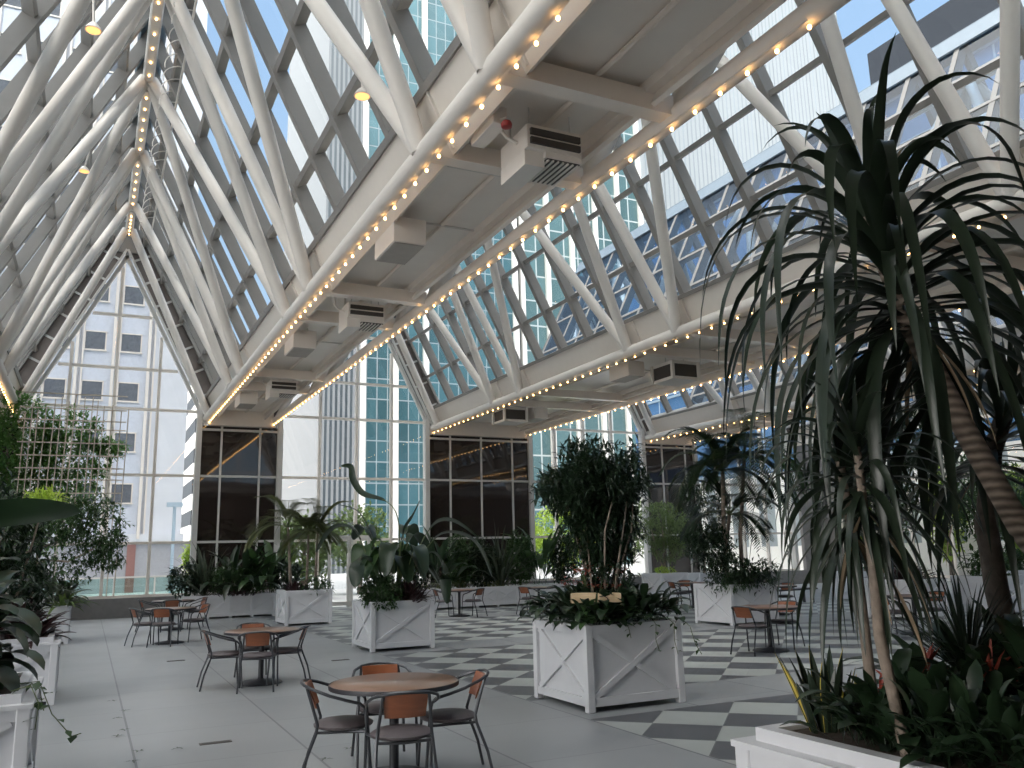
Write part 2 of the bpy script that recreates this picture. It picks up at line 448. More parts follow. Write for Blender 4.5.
flat(MB().box((x1 + 6.2, DW - .1, 0), (34, DW + .1, 7.2)), 'wall_corner', stone_curb, wall)
# doorway in the second gable end
dr = thing('door_1', None, None, kind='structure')
for x in (7.8, 8.5, 8.62, 9.25): flat(MB().box((x - .045, DW - .35, 0), (x + .045, DW - .25, 2.5)), 'stile', frame_grey, dr)
for z in (.12, 2.45): flat(MB().box((7.75, DW - .34, z - .07), (9.3, DW - .26, z + .07)), 'rail', frame_grey, dr)
for x in (8.15, 8.93): flat(MB().quad((x-.33, DW-.3, .15), (x+.33, DW-.3, .15), (x+.33, DW-.3, 2.4), (x-.33, DW-.3, 2.4)), 'glass', wall_glass, dr)
for x in (8.42, 8.70): MB().tube([(x, DW - .42, .8), (x, DW - .42, 1.5)], .02, 8).build('handle', frame_grey, dr)

# side walls of glass
for sx, nm in ((-4.75, 'wall_left'), (33.5, 'wall_right')):
    w = thing(nm, None, None, kind='structure')
    y = Y0
    while y < DW:
        flat(MB().box((sx - .05, y - .05, 0), (sx + .05, y + .05, 7.0)), 'mullion', white_paint, w); y += 2.0
    for z in (.3, 2.37, 4.62, 6.9): flat(MB().box((sx - .06, Y0, z - .06), (sx + .06, DW, z + .06)), 'transom', white_paint, w)
    flat(MB().quad((sx, Y0, 0), (sx, DW, 0), (sx, DW, 7), (sx, Y0, 7)), 'glass', wall_glass, w)

o = flat(MB().box((-4.7, Y0 - .5, 6.12), (33.4, 3.5, 6.42)), 'ceiling_shade', pbr('shade_slab', (.45, .42, .39), .7)); o['kind'] = 'structure'  # unseen slab added over the camera to darken the foreground
w = thing('wall_shade', None, None, kind='structure')  # unseen wall added behind the camera to darken faces turned this way
flat(MB().box((-5, Y0 - .5, 0), (34, Y0 - .2, 7.0)), 'shade_panel', pbr('shade_wall', (.22, .19, .17), .6, var=.1), w)
flat(MB().box((-5, Y0 - .55, 6.6), (34, Y0 - .15, 7.2)), 'shade_cap', stone_curb, w)

# ------------------------------------------------------------------ light strings
bm_ = MB(); bm_.lathe([(.003, -.032), (.015, -.028), (.021, -.014), (.020, .0), (.012, .012)], n=10)
sk_ = MB(); sk_.lathe([(.015, .012), (.018, .02), (.018, .06), (.006, .064)], n=8)
bulb_me = None
def light_string(x, y0, y1, label, dx=0, z=ZS, step=.421):
    global bulb_me
    t = thing('light_string', label, 'string lights', (x, y0, z), group='strings of warm bulbs along the eaves')
    MB().box((-.02, 0, .05), (.02, y1 - y0, .07)).build('strip', white_paint, t, smooth=False)
    y = 0; k = 0
    while y < y1 - y0 - .05 and k < 99:
        if bulb_me is None:
            b = bm_.build('bulb', bulb_m, t); bulb_me = b; sk_me = sk_.build('socket', white_paint, b); light_string.sk = sk_me
        else:
            b = bulb_me.copy(); C.objects.link(b); b.parent = t
        b.location = (0, y, 0)
        y += step; k += 1
light_string(3.49, 5.07, DW - .1, 'string of warm bulbs along the left edge of the first soffit beside the large gable')
light_string(5.69, 5.07, DW - .1, 'string of warm bulbs along the right edge of the first soffit, under its hanging units')
light_string(11.91, 4.0, DW - .1, 'string of warm bulbs under the long white fascia of the middle gable')
light_string(15.89, 6.0, DW - .1, 'string of warm bulbs on the far edge of the second soffit behind its grey unit')
light_string(22.1, 8.0, DW - .1, 'string of warm bulbs under the third gable fascia above the areca palm')
light_string(24.4, 10.0, DW - .1, 'string of warm bulbs on the far edge of the third soffit behind the palms')
light_string(-2.40, 8.0, DW - .1, 'string of warm bulbs at the left eave just above the leafy vine')
# ridge light strips, six bulbs each
strip0 = None; SW = [('nearest ridge light strip at the top edge of the picture', 12.2, 16.2), ('second ridge light strip, six bulbs between the upper two truss joints', 16.2, 20.2),
      ('third ridge light strip, halfway down the ridge', 20.2, 24.2), ('last but one ridge light strip before the gable end', 24.2, 28.2), ('shortest ridge light strip next to the gable apex', 28.2, 31.0)]
for lb, a, b in SW:
    t = thing('ridge_light_strip', lb, 'light strip', (.55, a, 12.84), group='light strips along the ridge')
    flat(MB().box((-.09, .25, 0), (.09, b - a - .25, .05)), 'channel', white_paint, t)
    for q in range(6):
        bb = bulb_me.copy(); C.objects.link(bb); bb.parent = t; bb.location = (0, .55 + (b - a - 1.1) * q / 5, -.01)

# ------------------------------------------------------------------ hanging units on the soffits
def fan_unit(x, y, label):
    t = thing('heater_unit', label, 'fan unit', (x, y, 6.17), group='louvred units under the soffits'); t.scale = (.92, .9, .62)
    bevel(flat(MB().box((-.40, -.38, .30), (.40, .42, .78)), 'housing', unit_m, t), .015)
    flat(MB().box((-.40, -.30, .0), (-.12, .42, .31)), 'side_plate', unit_m, t)
    for z in (.62, .44): flat(MB().box((-.36, -.42, z - .06), (.36, -.37, z + .06)), 'intake_slot', grille_dark, t)
    flat(MB().box((-.13, -.36, .18), (.40, .36, .30)), 'hood', unit_m, t)
    flat(MB().box((-.10, -.34, .155), (.38, .34, .185)), 'grille', grille_dark, t)
    for q in range(7): flat(MB().bar((-.08 + q*.072, -.34, .145), (-.08 + q*.072, .34, .145), .022, .035), 'louvre', unit_m, t)
    for sx in (-.3, .3):
        for sy in (-.25, .3): MB().tube([(sx, sy, .76), (sx, sy, 1.22)], .012, 6).build('hanger_rod', frame_grey, t)
    MB().tube([(-.40, -.1, .55), (-.55, -.1, .62), (-.62, -.1, .74), (-.62, -.1, 1.22)], .025, 8).build('conduit', unit_m, t)
    return t
fan_unit(4.62, 8.35, 'nearest louvred white unit hanging under the first soffit')
fan_unit(4.62, 16.0, 'second louvred white unit along the first soffit')
fan_unit(4.62, 24.0, 'farthest louvred unit under the first soffit, near the glass wall')
def plain_box(x, y, label, w=.52, l=.95, h=.40):
    t = thing('vent_box', label, 'duct box', (x, y, 6.34), group='plain boxes under the soffits')
    bevel(flat(MB().box((-w/2, -l/2, 0), (w/2, l/2, h)), 'casing', unit_m, t), .012)
    flat(MB().box((-w/2+.03, -l/2+.03, -.012), (w/2-.03, l/2-.03, 0)), 'bottom_grille', grille_dark if w > 1 else pbr('box_bottom', (.40, .36, .32), .5), t)
    for sx in (-1, 1): MB().tube([(sx*w*.3, 0, h - .02), (sx*w*.3, 0, .59)], .012, 6).build('hanger_rod', frame_grey, t)
plain_box(4.03, 11.9, 'large plain white box under the first soffit between the first two units')
plain_box(4.03, 18.9, 'plain white box under the first soffit beyond the second unit')
plain_box(4.03, 26.4, 'farthest plain white box under the first soffit by the dark panes')
plain_box(12.9, 18.9, 'plain pale box under the second soffit, left of the grey grille unit')
plain_box(13.9, 26.2, 'far plain box under the second soffit near the dark panes')
def grille_box(x, y, label):
    t = thing('grille_unit', label, 'fan unit', (x, y, 6.18), group='open grille units under the second soffit')
    w, l, h = .85, .9, .5
    for sx in (-1, 1):
        for sy in (-1, 1): flat(MB().box((sx*w/2-.04, sy*l/2-.04, 0), (sx*w/2+.04, sy*l/2+.04, h)), 'post', unit_m, t)
    for z in (.04, h-.04):
        flat(MB().box((-w/2, -l/2, z-.04), (w/2, l/2, z+.04)), 'rim', unit_m, t)
    flat(MB().box((-w/2+.02, -l/2+.02, .06), (w/2-.02, l/2-.02, h-.06)), 'grille', grille_dark, t)
    for sx in (-.3, .3): MB().tube([(sx, 0, h), (sx, 0, .75)], .012, 6).build('hanger_rod', frame_grey, t)
grille_box(14.0, 18.2, 'dark grille unit with pale frame under the second soffit')
grille_box(12.9, 26.2, 'farther dark grille unit at the left edge of the second soffit')
# small junction box with a red bell beside the first unit
t = thing('junction_box', 'small white box with a red alarm bell beside the nearest louvred unit', 'alarm', (3.92, 8.35, 6.52))
bevel(flat(MB().box((-.09, -.32, .06), (.09, .32, .28)), 'casing', unit_m, t), .01)
for q in (-.2, .2): MB().tube([(0, q, .26), (0, q, .41)], .012, 6).build('hanger_rod', frame_grey, t)
MB().tube([(.0, -.30, .12), (.02, -.42, .10), (.02, -.44, .02)], .012, 6).build('bracket', frame_grey, t)
MB().lathe([(.015, .05), (.05, .04), (.065, .01), (.06, -.03), (.02, -.045)], (.02, -.44, -.01), 14).build('bell', pbr('bell_red', (.30, .03, .03), .4), t)

def spot(P, d, label):  # glowing discs built in place of downlights reflected in glass
    t = thing('disc', label, 'disc', P, group='amber discs standing in for reflected downlights')
    MB().lathe([(.05, .10), (.09, .05), (.115, 0), (.10, 0)], n=18).build('housing', white_paint, t)
    MB().lathe([(.01, .006), (.098, .006), (.094, -.008), (.01, -.012)], n=18).build('lens', disc_glow_m, t)
    MB().tube([(0, 0, .08), V((0, 0, .09)) + V(d)], .02, 6).build('arm', white_paint, t)
spot((-.41, 12.0, 9.02), (-.1, 0, 1.55), 'amber spotlight standing in for a reflected downlight, on the left slope near the top corner')
spot((2.86, 10.0, 7.72), (.0, .0, .2), 'amber spotlight standing in for a reflected downlight, on the truss tube above the first soffit')
spot((-.62, 19.5, 10.15), (.1, 0, .6), 'amber spotlight standing in for a reflected downlight, halfway down the left slope')

# hoops of a cable run beside the ridge
t = thing('cable_run', 'thin rod with curved hoops running beside the ridge lights', 'cable tray', (1.15, 10, 12.1))
MB().tube([(0, 2, 0), (0, 18.5, 0)], .025, 6).build('rod', tube_paint, t)
y = 2.2
hp = None
while y < 18:
    if hp is None:
        hp = MB().tube([(-.42 * cos(a) - .05, .25 * sin(a), .50 * sin(a) - .05) for a in [radians(k) for k in range(-10, 100, 14)]], .012, 5).build('hoop', tube_paint, t); hp.location = (.1, y, 0)
    else:
        q = hp.copy(); C.objects.link(q); q.parent = t; q.location = (.1, y, 0)
    y += .55
# ------------------------------------------------------------------ tables and chairs
def make_chair():
    t = thing('armchair', None, 'chair')
    MB().lathe([(.02, .425), (.20, .428), (.232, .442), (.235, .458), (.20, .478), (.02, .486)], (0, .0, 0), 24).build('seat', seat_m, t)
    fr = MB()
    fr.tube([(-.20, -.19, .425), (0, -.215, .42), (.20, -.19, .425)], .011, 8)
    fr.tube([(-.245, .17, .425), (0, .12, .418), (.245, .17, .425)], .011, 8)
    for s in (-1, 1): fr.tube([(s*.20, -.19, .425), (s*.18, 0, .418), (s*.245, .17, .425)], .011, 8)
    fr.build('seat_frame', metal_dark, t)
    for s in (-1, 1):
        MB().tube([(s*.235, -.33, 0), (s*.222, -.285, .2), (s*.205, -.20, .42), (s*.198, -.19, .48), (s*.19, -.215, .56), (s*.165, -.285, .775)], .0125, 8).build('leg', metal_dark, t)
        MB().tube([(s*.255, .22, 0), (s*.25, .195, .35), (s*.245, .175, .56)], .0125, 8).build('leg', metal_dark, t)
    pts = [(-.245, .175, .55), (-.246, .165, .60), (-.25, .13, .632), (-.262, .03, .66), (-.265, -.10, .70), (-.235, -.22, .745), (-.165, -.297, .772), (-.08, -.325, .782), (0, -.333, .784)]
    MB().tube(pts + [(-x, y, z) for x, y, z in pts[:-1]][::-1], .0125, 8).build('armrest', metal_dark, t)
    bk = MB(); n = 8; vs = []; fs = []
    for th in (0, .012):
        for i in range(n + 1):
            for (zz, half, yy) in ((.595, .150, -.228), (.69, .158, -.262), (.772, .160, -.297)):
                u = -1 + 2*i/n
                vs.append((u*half, yy + .03*u*u - th - .0, zz))
    m = 3
    for th in (0, 1):
        o = th * (n+1)*m
        for i in range(n):
            for j in range(m-1):
                a = o + i*m + j; q = (a, a+m, a+m+1, a+1); fs.append(q if th else q[::-1])
    o = (n+1)*m
    for i in range(n):
        for j in (0, m-1):
            a = i*m + j; q = (a, a+o, a+m+o, a+m); fs.append(q if j else q[::-1])
    for i in (0, n):
        for j in range(m-1):
            a = i*m + j; q = (a, a+1, a+1+o, a+o); fs.append(q if i else q[::-1])
    bk.add(vs, fs); bk.build('backrest', wood_back, t)
    return t
def make_table():
    t = thing('cafe_table', None, 'table')
    MB().lathe([(.01, .712), (.50, .712), (.522, .716), (.526, .73), (.51, .742), (.01, .742)], n=48).build('tabletop', wood_top, t)
    MB().lathe([(.50, .700), (.530, .703), (.533, .722), (.53, .738), (.526, .738), (.526, .709)], n=48).build('edge_band', plastic_black, t)
    MB().lathe([(.038, .03), (.038, .66), (.09, .70), (.09, .712)], n=20).build('column', plastic_black, t)
    MB().lathe([(.30, 0), (.31, .012), (.29, .028), (.06, .055), (.04, .07)], n=36).build('base', plastic_black, t)
    return t
chair0 = make_chair(); table0 = make_table(); index_kids()
used = {}
def place(src, key, loc, rz, label, group):
    o = src if not used.get(key) else copy_tree(src)
    used[key] = 1
    o.location = loc; o.rotation_euler = (0, 0, rz); o['label'] = label; o['group'] = group
    return o
def table_set(x, y, tl, chairs, turn=()):
    place(table0, 't', (x, y, 0), random.random(), tl, 'round cafe tables')
    for n_, (cx, cy, lb) in enumerate(chairs):         # cx, cy: where the chair's back stands; it faces the table
        d = V((x - cx, y - cy)); a = math.atan2(d.y, d.x) - pi/2 + random.uniform(-.05, .05) + (radians(turn[n_]) if n_ < len(turn) else 0)
        u = d.normalized(); 
        place(chair0, 'c', (cx + u.x*.30, cy + u.y*.30, 0), a, lb, 'wood backed armchairs at the tables')
table_set(2.33, 7.0, 'nearest round brown cafe table, in the open floor before the large planter', [
    (1.62, 7.06, 'armchair left of the nearest round table, seen from its side'),
    (2.13, 6.13, 'armchair with its orange wood back to us at the nearest table'),
    (3.03, 6.76, 'armchair right of the nearest table, its orange back turned inward'),
    (2.47, 7.85, 'armchair behind the nearest table, only its back rim above the top')], (-10, 0, 8))
table_set(2.35, 13.1, 'round brown cafe table in the middle of the plain slab floor', [
    (1.53, 12.95, 'armchair on the left side of the middle table'),
    (2.13, 12.22, 'armchair in front of the middle table with its wood back to us'),
    (2.95, 12.85, 'armchair on the right side of the middle table'),
    (2.35, 13.95, 'armchair behind the middle table')], (-10, 0, 6))
table_set(1.72, 20.6, 'round cafe table by the left planters, in front of the farthest left table', [
    (.92, 20.35, 'armchair left of the third table near the left planters'),
    (1.46, 19.80, 'armchair with orange back to us at the third table'),
    (2.5, 20.85, 'armchair right of the third table near the long low planter')])
table_set(2.1, 24.6, 'farthest round cafe table on the left, close to the stone curb', [
    (1.28, 24.7, 'armchair left of the farthest left table before the curb'),
    (2.0, 23.78, 'armchair with its back to us at the farthest left table'),
    (2.93, 24.7, 'armchair right of the farthest left table by the long planter')])
table_set(10.62, 11.65, 'round table on the checkered floor before the palm planter', [
    (9.85, 11.45, 'armchair left of the table on the checkered floor, orange back outward'),
    (11.42, 11.98, 'armchair right of the table on the checkered floor')])
table_set(9.75, 23.4, 'small far table before the long back planter', [
    (9.0, 23.5, 'armchair left of the far table at the back planter'),
    (10.15, 22.72, 'armchair right of the far table at the back planter')])
table_set(12.1, 22.9, 'far table half hidden behind the large planter foliage', [
    (11.4, 22.55, 'armchair left of the table hidden behind the large planter foliage')])
table_set(16.6, 21.4, 'far table between the bushy planter and the palm planter', [
    (15.85, 21.5, 'armchair left of the far table beside the palm planter'),
    (16.9, 22.2, 'armchair behind the far table beside the palm planter')])
table_set(14.7, 12.0, 'round table at the right behind the slender dracaena stems', [
    (13.95, 12.15, 'armchair left of the table behind the dracaena stems'),
    (15.5, 12.05, 'armchair right of the table behind the dracaena stems')])
table_set(16.4, 17.6, 'far table behind the hanging dracaena leaves', [
    (15.7, 17.9, 'armchair left of the far table behind the hanging leaves'),
    (17.1, 17.9, 'armchair right of the far table behind the hanging leaves')])

# ------------------------------------------------------------------ planters
def planter(x0, x1, y0, y1, h, label, bays=(1, 1), rim=0, group='white cross-braced planters', name='planter_box'):
    cx, cy = (x0+x1)/2, (y0+y1)/2; a, b = (x1-x0)/2, (y1-y0)/2
    t = thing(name, label, 'planter', (cx, cy, 0), group=group)
    flat(MB().box((-a+.05, -b+.05, .05), (a-.05, b-.05, h-.02)), 'panel', planter_m, t)
    p = .045
    for sx in (-1, 1):
        for sy in (-1, 1):
            bevel(flat(MB().box((sx*a - (p if sx > 0 else -0) - (0 if sx > 0 else 0), sy*b - (p*1.7 if sy > 0 else 0), 0), (sx*a + (0 if sx > 0 else p*1.7) , sy*b + (0 if sy > 0 else p*1.7), h)) if False else
                  MB().box((sx*(a-p) - p, sy*(b-p) - p, 0), (sx*(a-p) + p, sy*(b-p) + p, h)), 'corner_post', planter_m, t), .008)
    for nm, z0, z1 in (('bottom_rail', .06, .15), ('top_rail', h-.10, h-.002)):
        rails = MB()
        for q in (-1, 1):
            rails.box((-a+.012, q*(b-.03)-.02, z0), (a-.012, q*(b-.03)+.02, z1))
            rails.box((q*(a-.03)-.02, -b+.012, z0), (q*(a-.03)+.02, b-.012, z1))
        flat(rails, nm, planter_m, t)
    for ax, half, o, nb in (('x', a, b, bays[0]), ('y', b, a, bays[1])):
        for s in (-1, 1):
            br = MB()
            for k in range(nb):
                l = -half + .10 + (2*half - .2) * k / nb; r = -half + .10 + (2*half - .2) * (k+1) / nb
                if k: 
                    q = (l-.04, l+.04)
                    if ax == 'x': br.box((q[0], s*(o-.022)-.022, .0), (q[1], s*(o-.022)+.022, h-.05))
                    else: br.box((s*(o-.022)-.022, q[0], .0), (s*(o-.022)+.022, q[1], h-.05))
                    l += .02
                for za, zb, e in ((.15, h-.10, .0), (h-.10, .15, .003)):
                    if ax == 'x': br.bar((l, s*(o-.036-e), za), (r-.02, s*(o-.036-e), zb), .036, .065, (0, 0, 1))
                    else: br.bar((s*(o-.036-e), l, za), (s*(o-.036-e), r-.02, zb), .036, .065, (0, 0, 1))
            flat(br, 'cross_brace', planter_m, t)
    if rim:
        w = .07; v = .07
        rm = MB()
        rm.box((-a+w, -b+w, h), (a-w, -b+w+v, h+rim)); rm.box((-a+w, b-w-v, h), (a-w, b-w, h+rim))
        rm.box((-a+w, -b+w+v, h), (-a+w+v, b-w-v, h+rim)); rm.box((a-w-v, -b+w+v, h), (a-w, b-w-v, h+rim))
        flat(rm, 'upper_rim', planter_m, t)
        flat(MB().box((-a-.01, -b-.01, h-.02), (a+.01, b+.01, h+.008)), 'ledge', planter_m, t)
        flat(MB().box((-a+.13, -b+.13, h), (a-.13, b-.13, h+rim-.02)), 'soil', soil, t)
    else:
        flat(MB().box((-a+.05, -b+.05, h-.08), (a-.05, b-.05, h-.03)), 'soil', soil, t)
    return t
planter(4.83, 6.10, 15.88, 17.18, .91, 'white planter box holding the tall bird of paradise')
planter(4.77, 6.02, 23.37, 24.67, .91, 'white planter box holding the twin fan palms')
planter(5.05, 6.37, 8.46, 9.76, .93, 'large white planter box in the centre with the round clipped shrub')
planter(13.25, 14.65, 15.7, 17.05, .92, 'white planter box behind the checkered floor table, under the areca palms')
planter(2.65, 6.1, 28.0, 29.3, .70, 'long low white planter under the left dark panes', (5, 2), group='long low planters along the glass')
planter(9.4, 15.6, 26.6, 27.9, .66, 'long low white planter under the middle dark panes', (8, 2), group='long low planters along the glass')
planter(18.2, 19.4, 25.2, 26.4, .92, 'far white planter with the feathery light green tree')
planter(17.2, 18.5, 14.1, 15.4, .92, 'white planter at the right holding dark red foliage')
planter(-1.60, -.28, 7.0, 8.6, .80, 'white planter nearest us on the left edge, under the dark broad leaves', rim=.07, group='white planters down the left side')
planter(-1.60, -.26, 12.7, 14.1, .76, 'second white planter down the left side, with wine coloured leaves', rim=.07, group='white planters down the left side')
planter(-1.60, -.27, 22.0, 23.4, .76, 'third white planter down the left side, under the small tree', rim=.07, group='white planters down the left side')
planter(-3.4, -.5, 28.2, 29.6, .76, 'farthest left planter below the trellis', (2, 1), rim=.07, group='white planters down the left side')
planter(2.70, 5.9, -.4, 3.25, .885, 'white planter in the near right corner with a stepped rim', (3, 3), rim=.065)
planter(22.0, 23.4, 19.5, 20.9, .92, 'far white planter behind the hanging dracaena leaves')
planter(21.5, 23.0, 27.2, 28.5, .80, 'farthest right white planter against the glass')

# ------------------------------------------------------------------ plants
R = random.uniform
def rdir(elo=-90, ehi=90):
    a = R(0, 2*pi); e = radians(R(elo, ehi)); return V((cos(a)*cos(e), sin(a)*cos(e), sin(e)))
def in_ball(c, r):
    while 1:
        p = V((R(-1, 1), R(-1, 1), R(-1, 1)))
        if .25 < p.length < 1: return V(c) + V((p.x*r[0], p.y*r[1], p.z*r[2]))
def clusters(mb, c, r, n, k, l, w, droop=-.1, bias=.35):
    """n twig ends inside an ellipsoid, each with k leaves"""
    for _ in range(n):
        p = in_ball(c, r); out = (p - V(c)).normalized()
        for _ in range(k):
            d = rdir(-60, 70) + out*bias + V((0, 0, droop)); q = p + rdir()*R(0, l*.8)
            mb.leaf(q, d, l*R(.7, 1.2), w*R(.7, 1.2))
def balls(name, label, cat, base, mat, blobs, l, w, k=7, stems=(), stem_mat=bark, group=None, droop=-.1, **extra):
    """shrub or tree: leaf mass + stems; coordinates are relative to base"""
    t = thing(name, label, cat, base, group=group)
    mb = MB()
    for c, r, n in blobs: clusters(mb, c, r, n, k, l, w, droop)
    mb.build('foliage', LEAF[mat], t)
    for pts, rr in stems: MB().tube(pts, [rr*(1 - .45*i/(len(pts)-1)) for i in range(len(pts))], 8).build('stem', stem_mat, t)
    return t
def straps(name, label, cat, base, mat, n, l, w, e=(10, 80), droop=1.2, r=.1, part='leaves', group=None, nseg=7, wob=.05, prof=None, dz=0, twist=0):
    t = thing(name, label, cat, base, group=group)
    mb = MB()
    for _ in range(n):
        d = rdir(*e); p = V((d.x, d.y, 0)) * R(0, r); p.z = R(-.02, dz)
        mb.strap(p, d, R(*l), R(*w), droop*R(.7, 1.3), nseg, wob=wob, prof=prof, twist=twist)
    mb.build(part, LEAF[mat], t)
    return t
blade = lambda t: min(1, .02 + max(0, t - .22) * 4.5) * (1 - max(0, t - .45)**2 * 3.0) if t > .22 else .05
broad = lambda t: sin(pi * min(1, t*.97 + .03))**.7
oval = lambda t: (.06 if t < .35 else sin(pi * min(1, (t-.35)/.65*.95 + .05))**.75)

def lance(name, label, cat, base, area, n, l, w, mat, droop=1.6, e=(15, 70), group=None, prof=oval, dz=.1, nseg=7):
    """low leafy plants: stalked broad leaves spread over a rectangle area"""
    t = thing(name, label, cat, base, group=group); mb = MB()
    for _ in range(n):
        p = V((R(-area[0], area[0]), R(-area[1], area[1]), R(-.03, dz)))
        d = rdir(*e); d += V((p.x/area[0], p.y/area[1], 0)) * .5
        mb.strap(p, d, R(*l), R(*w), droop*R(.6, 1.3), nseg, fold=.15, prof=prof, wob=.05)
    mb.build('leaves', LEAF[mat], t); return t
def vine(name, label, base, runs, mat='mid', l=.07):
    t = thing(name, label, 'vine', base); st = MB(); lf = MB()
    for pts in runs:
        st.tube(pts, .004, 5)
        for a, b in zip(pts, pts[1:]):
            a, b = V(a), V(b)
            for k in range(2):
                p = a.lerp(b, R(0, 1)); lf.leaf(p, rdir(-50, 10), l*R(.8, 1.3), l*R(.6, .9), fold=.1)
    st.build('stem', stem_m, t); lf.build('leaves', LEAF[mat], t); return t

# -- centre planter: clipped shrub on bare stems, skirt of broad leaves, trailing vines, pale tray, red flower spikes
SC = (5.71, 9.1, .88)
stems = []
for k in range(11):
    a = k * 2.4; r0 = .10 + .05*(k % 3); r1 = .30 + .12 * (k % 4)
    stems.append(([(cos(a)*r0, sin(a)*r0, -.02), (cos(a)*(r0+.05), sin(a)*(r0+.05), .55), (cos(a)*r1*.8, sin(a)*r1*.8, 1.1), (cos(a+.2)*r1*.8, sin(a+.2)*r1*.8, 1.45)], .016))
balls('clipped_shrub', 'tall dark shrub with a rounded clipped head on bare stems in the central planter', 'shrub', SC, 'dark',
      [((-.10, .03, 1.66), (.70, .70, .33), 620), ((.02, 0, 1.18), (.46, .46, .42), 330), ((.08, 0, .72), (.36, .36, .38), 110)] + [((cos(k*1.3)*R(.2,.55), sin(k*1.3)*R(.2,.55), R(1.95, 2.15)), (.10, .10, .13), 9) for k in range(9)],
      .145, .036, k=9, stems=stems, stem_mat=bark)
lance('peace_lily', 'mass of dark broad leaves spilling over the rim of the central planter', 'plant', SC, (.60, .60), 520, (.26, .46), (.095, .14), 'dark', 4.2, (30, 88), dz=.20)
lance('pothos', 'brighter green leaves along the front rim of the central planter', 'plant', (5.55, 8.62, .9), (.52, .12), 90, (.22, .40), (.06, .09), 'mid', 2.6, (10, 60), dz=.12)
vine('trailing_vine', 'vine trailing down the right face of the central planter', (6.2, 8.42, .95), [[(-.2, .1, 0), (-.24, -.02, -.05), (-.26, -.03, -.22), (-.22, -.03, -.34)], [(.0, .1, .02), (.02, -.02, -.06), (.0, -.03, -.24), (.04, -.03, -.4)], [(.2, .1, .0), (.26, .0, -.1), (.30, -.03, -.3), (.36, -.06, -.42)], [(-.6, .1, 0), (-.62, -.02, -.06), (-.6, -.03, -.18)]])
t = thing('wooden_tray', 'pale wooden tray resting in the leaves of the central planter', 'tray', (5.30, 8.62, 1.17), rz=-.46)
for s in (0, 1):
    bevel(flat(MB().box((-.29 + .29*s, -.09, 0), (-.01 + .29*s, -.07, .115 - .012*s)), 'front_board', crate_wood, t), .004)
flat(MB().box((-.29, -.07, .0), (.28, .10, .015)), 'bottom', crate_wood, t)
flat(MB().box((-.29, .08, .0), (.28, .10, .10)), 'back_board', crate_wood, t)
for s in (-.28, .27): flat(MB().box((s - .01, -.07, 0), (s + .01, .08, .10)), 'end_board', crate_wood, t)
MB().tube([(.03, -.095, .07), (.08, -.10, .075), (.12, -.10, .05), (.13, -.10, .0)], .006, 6).build('hook', plastic_black, t)
t = thing('flower_spikes', 'thin red flower sprays above the wooden tray', 'flowers', (5.52, 8.95, 1.02))
st = MB(); fl_ = MB()
for k in range(16):
    d = V((R(-.35, .35), R(-.2, .2), 0)); top = d + V((0, 0, R(.30, .55)))
    st.tube([d*.3 + V((0, 0, -.1)), top], .004, 5)
    for q in range(12): fl_.leaf(top + V((R(-.10, .10), R(-.04, .04), R(-.02, .02))), rdir(-20, 40), .06, .02)
st.build('stems', stem_m, t); fl_.build('blossoms', LEAF['red'], t)

# -- bird of paradise planter
t = thing('bird_of_paradise', 'tall banana-like plant with long paddle leaves in the second centre planter', 'plant', (5.45, 16.5, .85))
def paddle(t, pts, w, r=.016, side=None, mat='mid'):
    """petiole along the first points, blade along the last ones"""
    pts = [V(p) - V((5.45, 16.5, .85)) for p in pts]; k = len(pts)
    fine = []
    for i in range(k - 1):
        p0 = pts[max(i-1, 0)]; p1 = pts[i]; p2 = pts[i+1]; p3 = pts[min(i+2, k-1)]
        for q in range(6):
            s = q/6; fine.append(.5*((2*p1) + (p2-p0)*s + (2*p0-5*p1+4*p2-p3)*s*s + (3*p1-p0-3*p2+p3)*s**3))
    fine.append(pts[-1]); n = len(fine)
    cut = int(n*.42)
    lf = MB(); vs = []; fs = []
    for i in range(cut, n):
        s = (i - cut) / (n - 1 - cut); ww = w * max(.03, sin(pi*min(1, s*.93 + .05))**.65)
        d = (fine[min(i+1, n-1)] - fine[i-1]).normalized(); sd = d.cross(Z)
        if sd.length < .2: sd = V((.87, -.42, 0))
        if side is not None: sd = V(side) - d*d.dot(V(side))
        sd.normalize(); u = sd.cross(d)
        vs += [fine[i] - sd*ww/2 + u*ww*.16, fine[i], fine[i] + sd*ww/2 + u*ww*.16]
        if i < n-1: o = (i-cut)*3; fs += [(o, o+1, o+4, o+3), (o+1, o+2, o+5, o+4)]
    lf.add(vs, fs); b = lf.build('leaf', LEAF[mat], t)
    MB().tube(fine[:cut+2], [r*(1 - .5*i/(cut+1)) for i in range(cut+2)], 7).build('stalk', stem_m, t)
B0 = V((5.45, 16.5, .85))
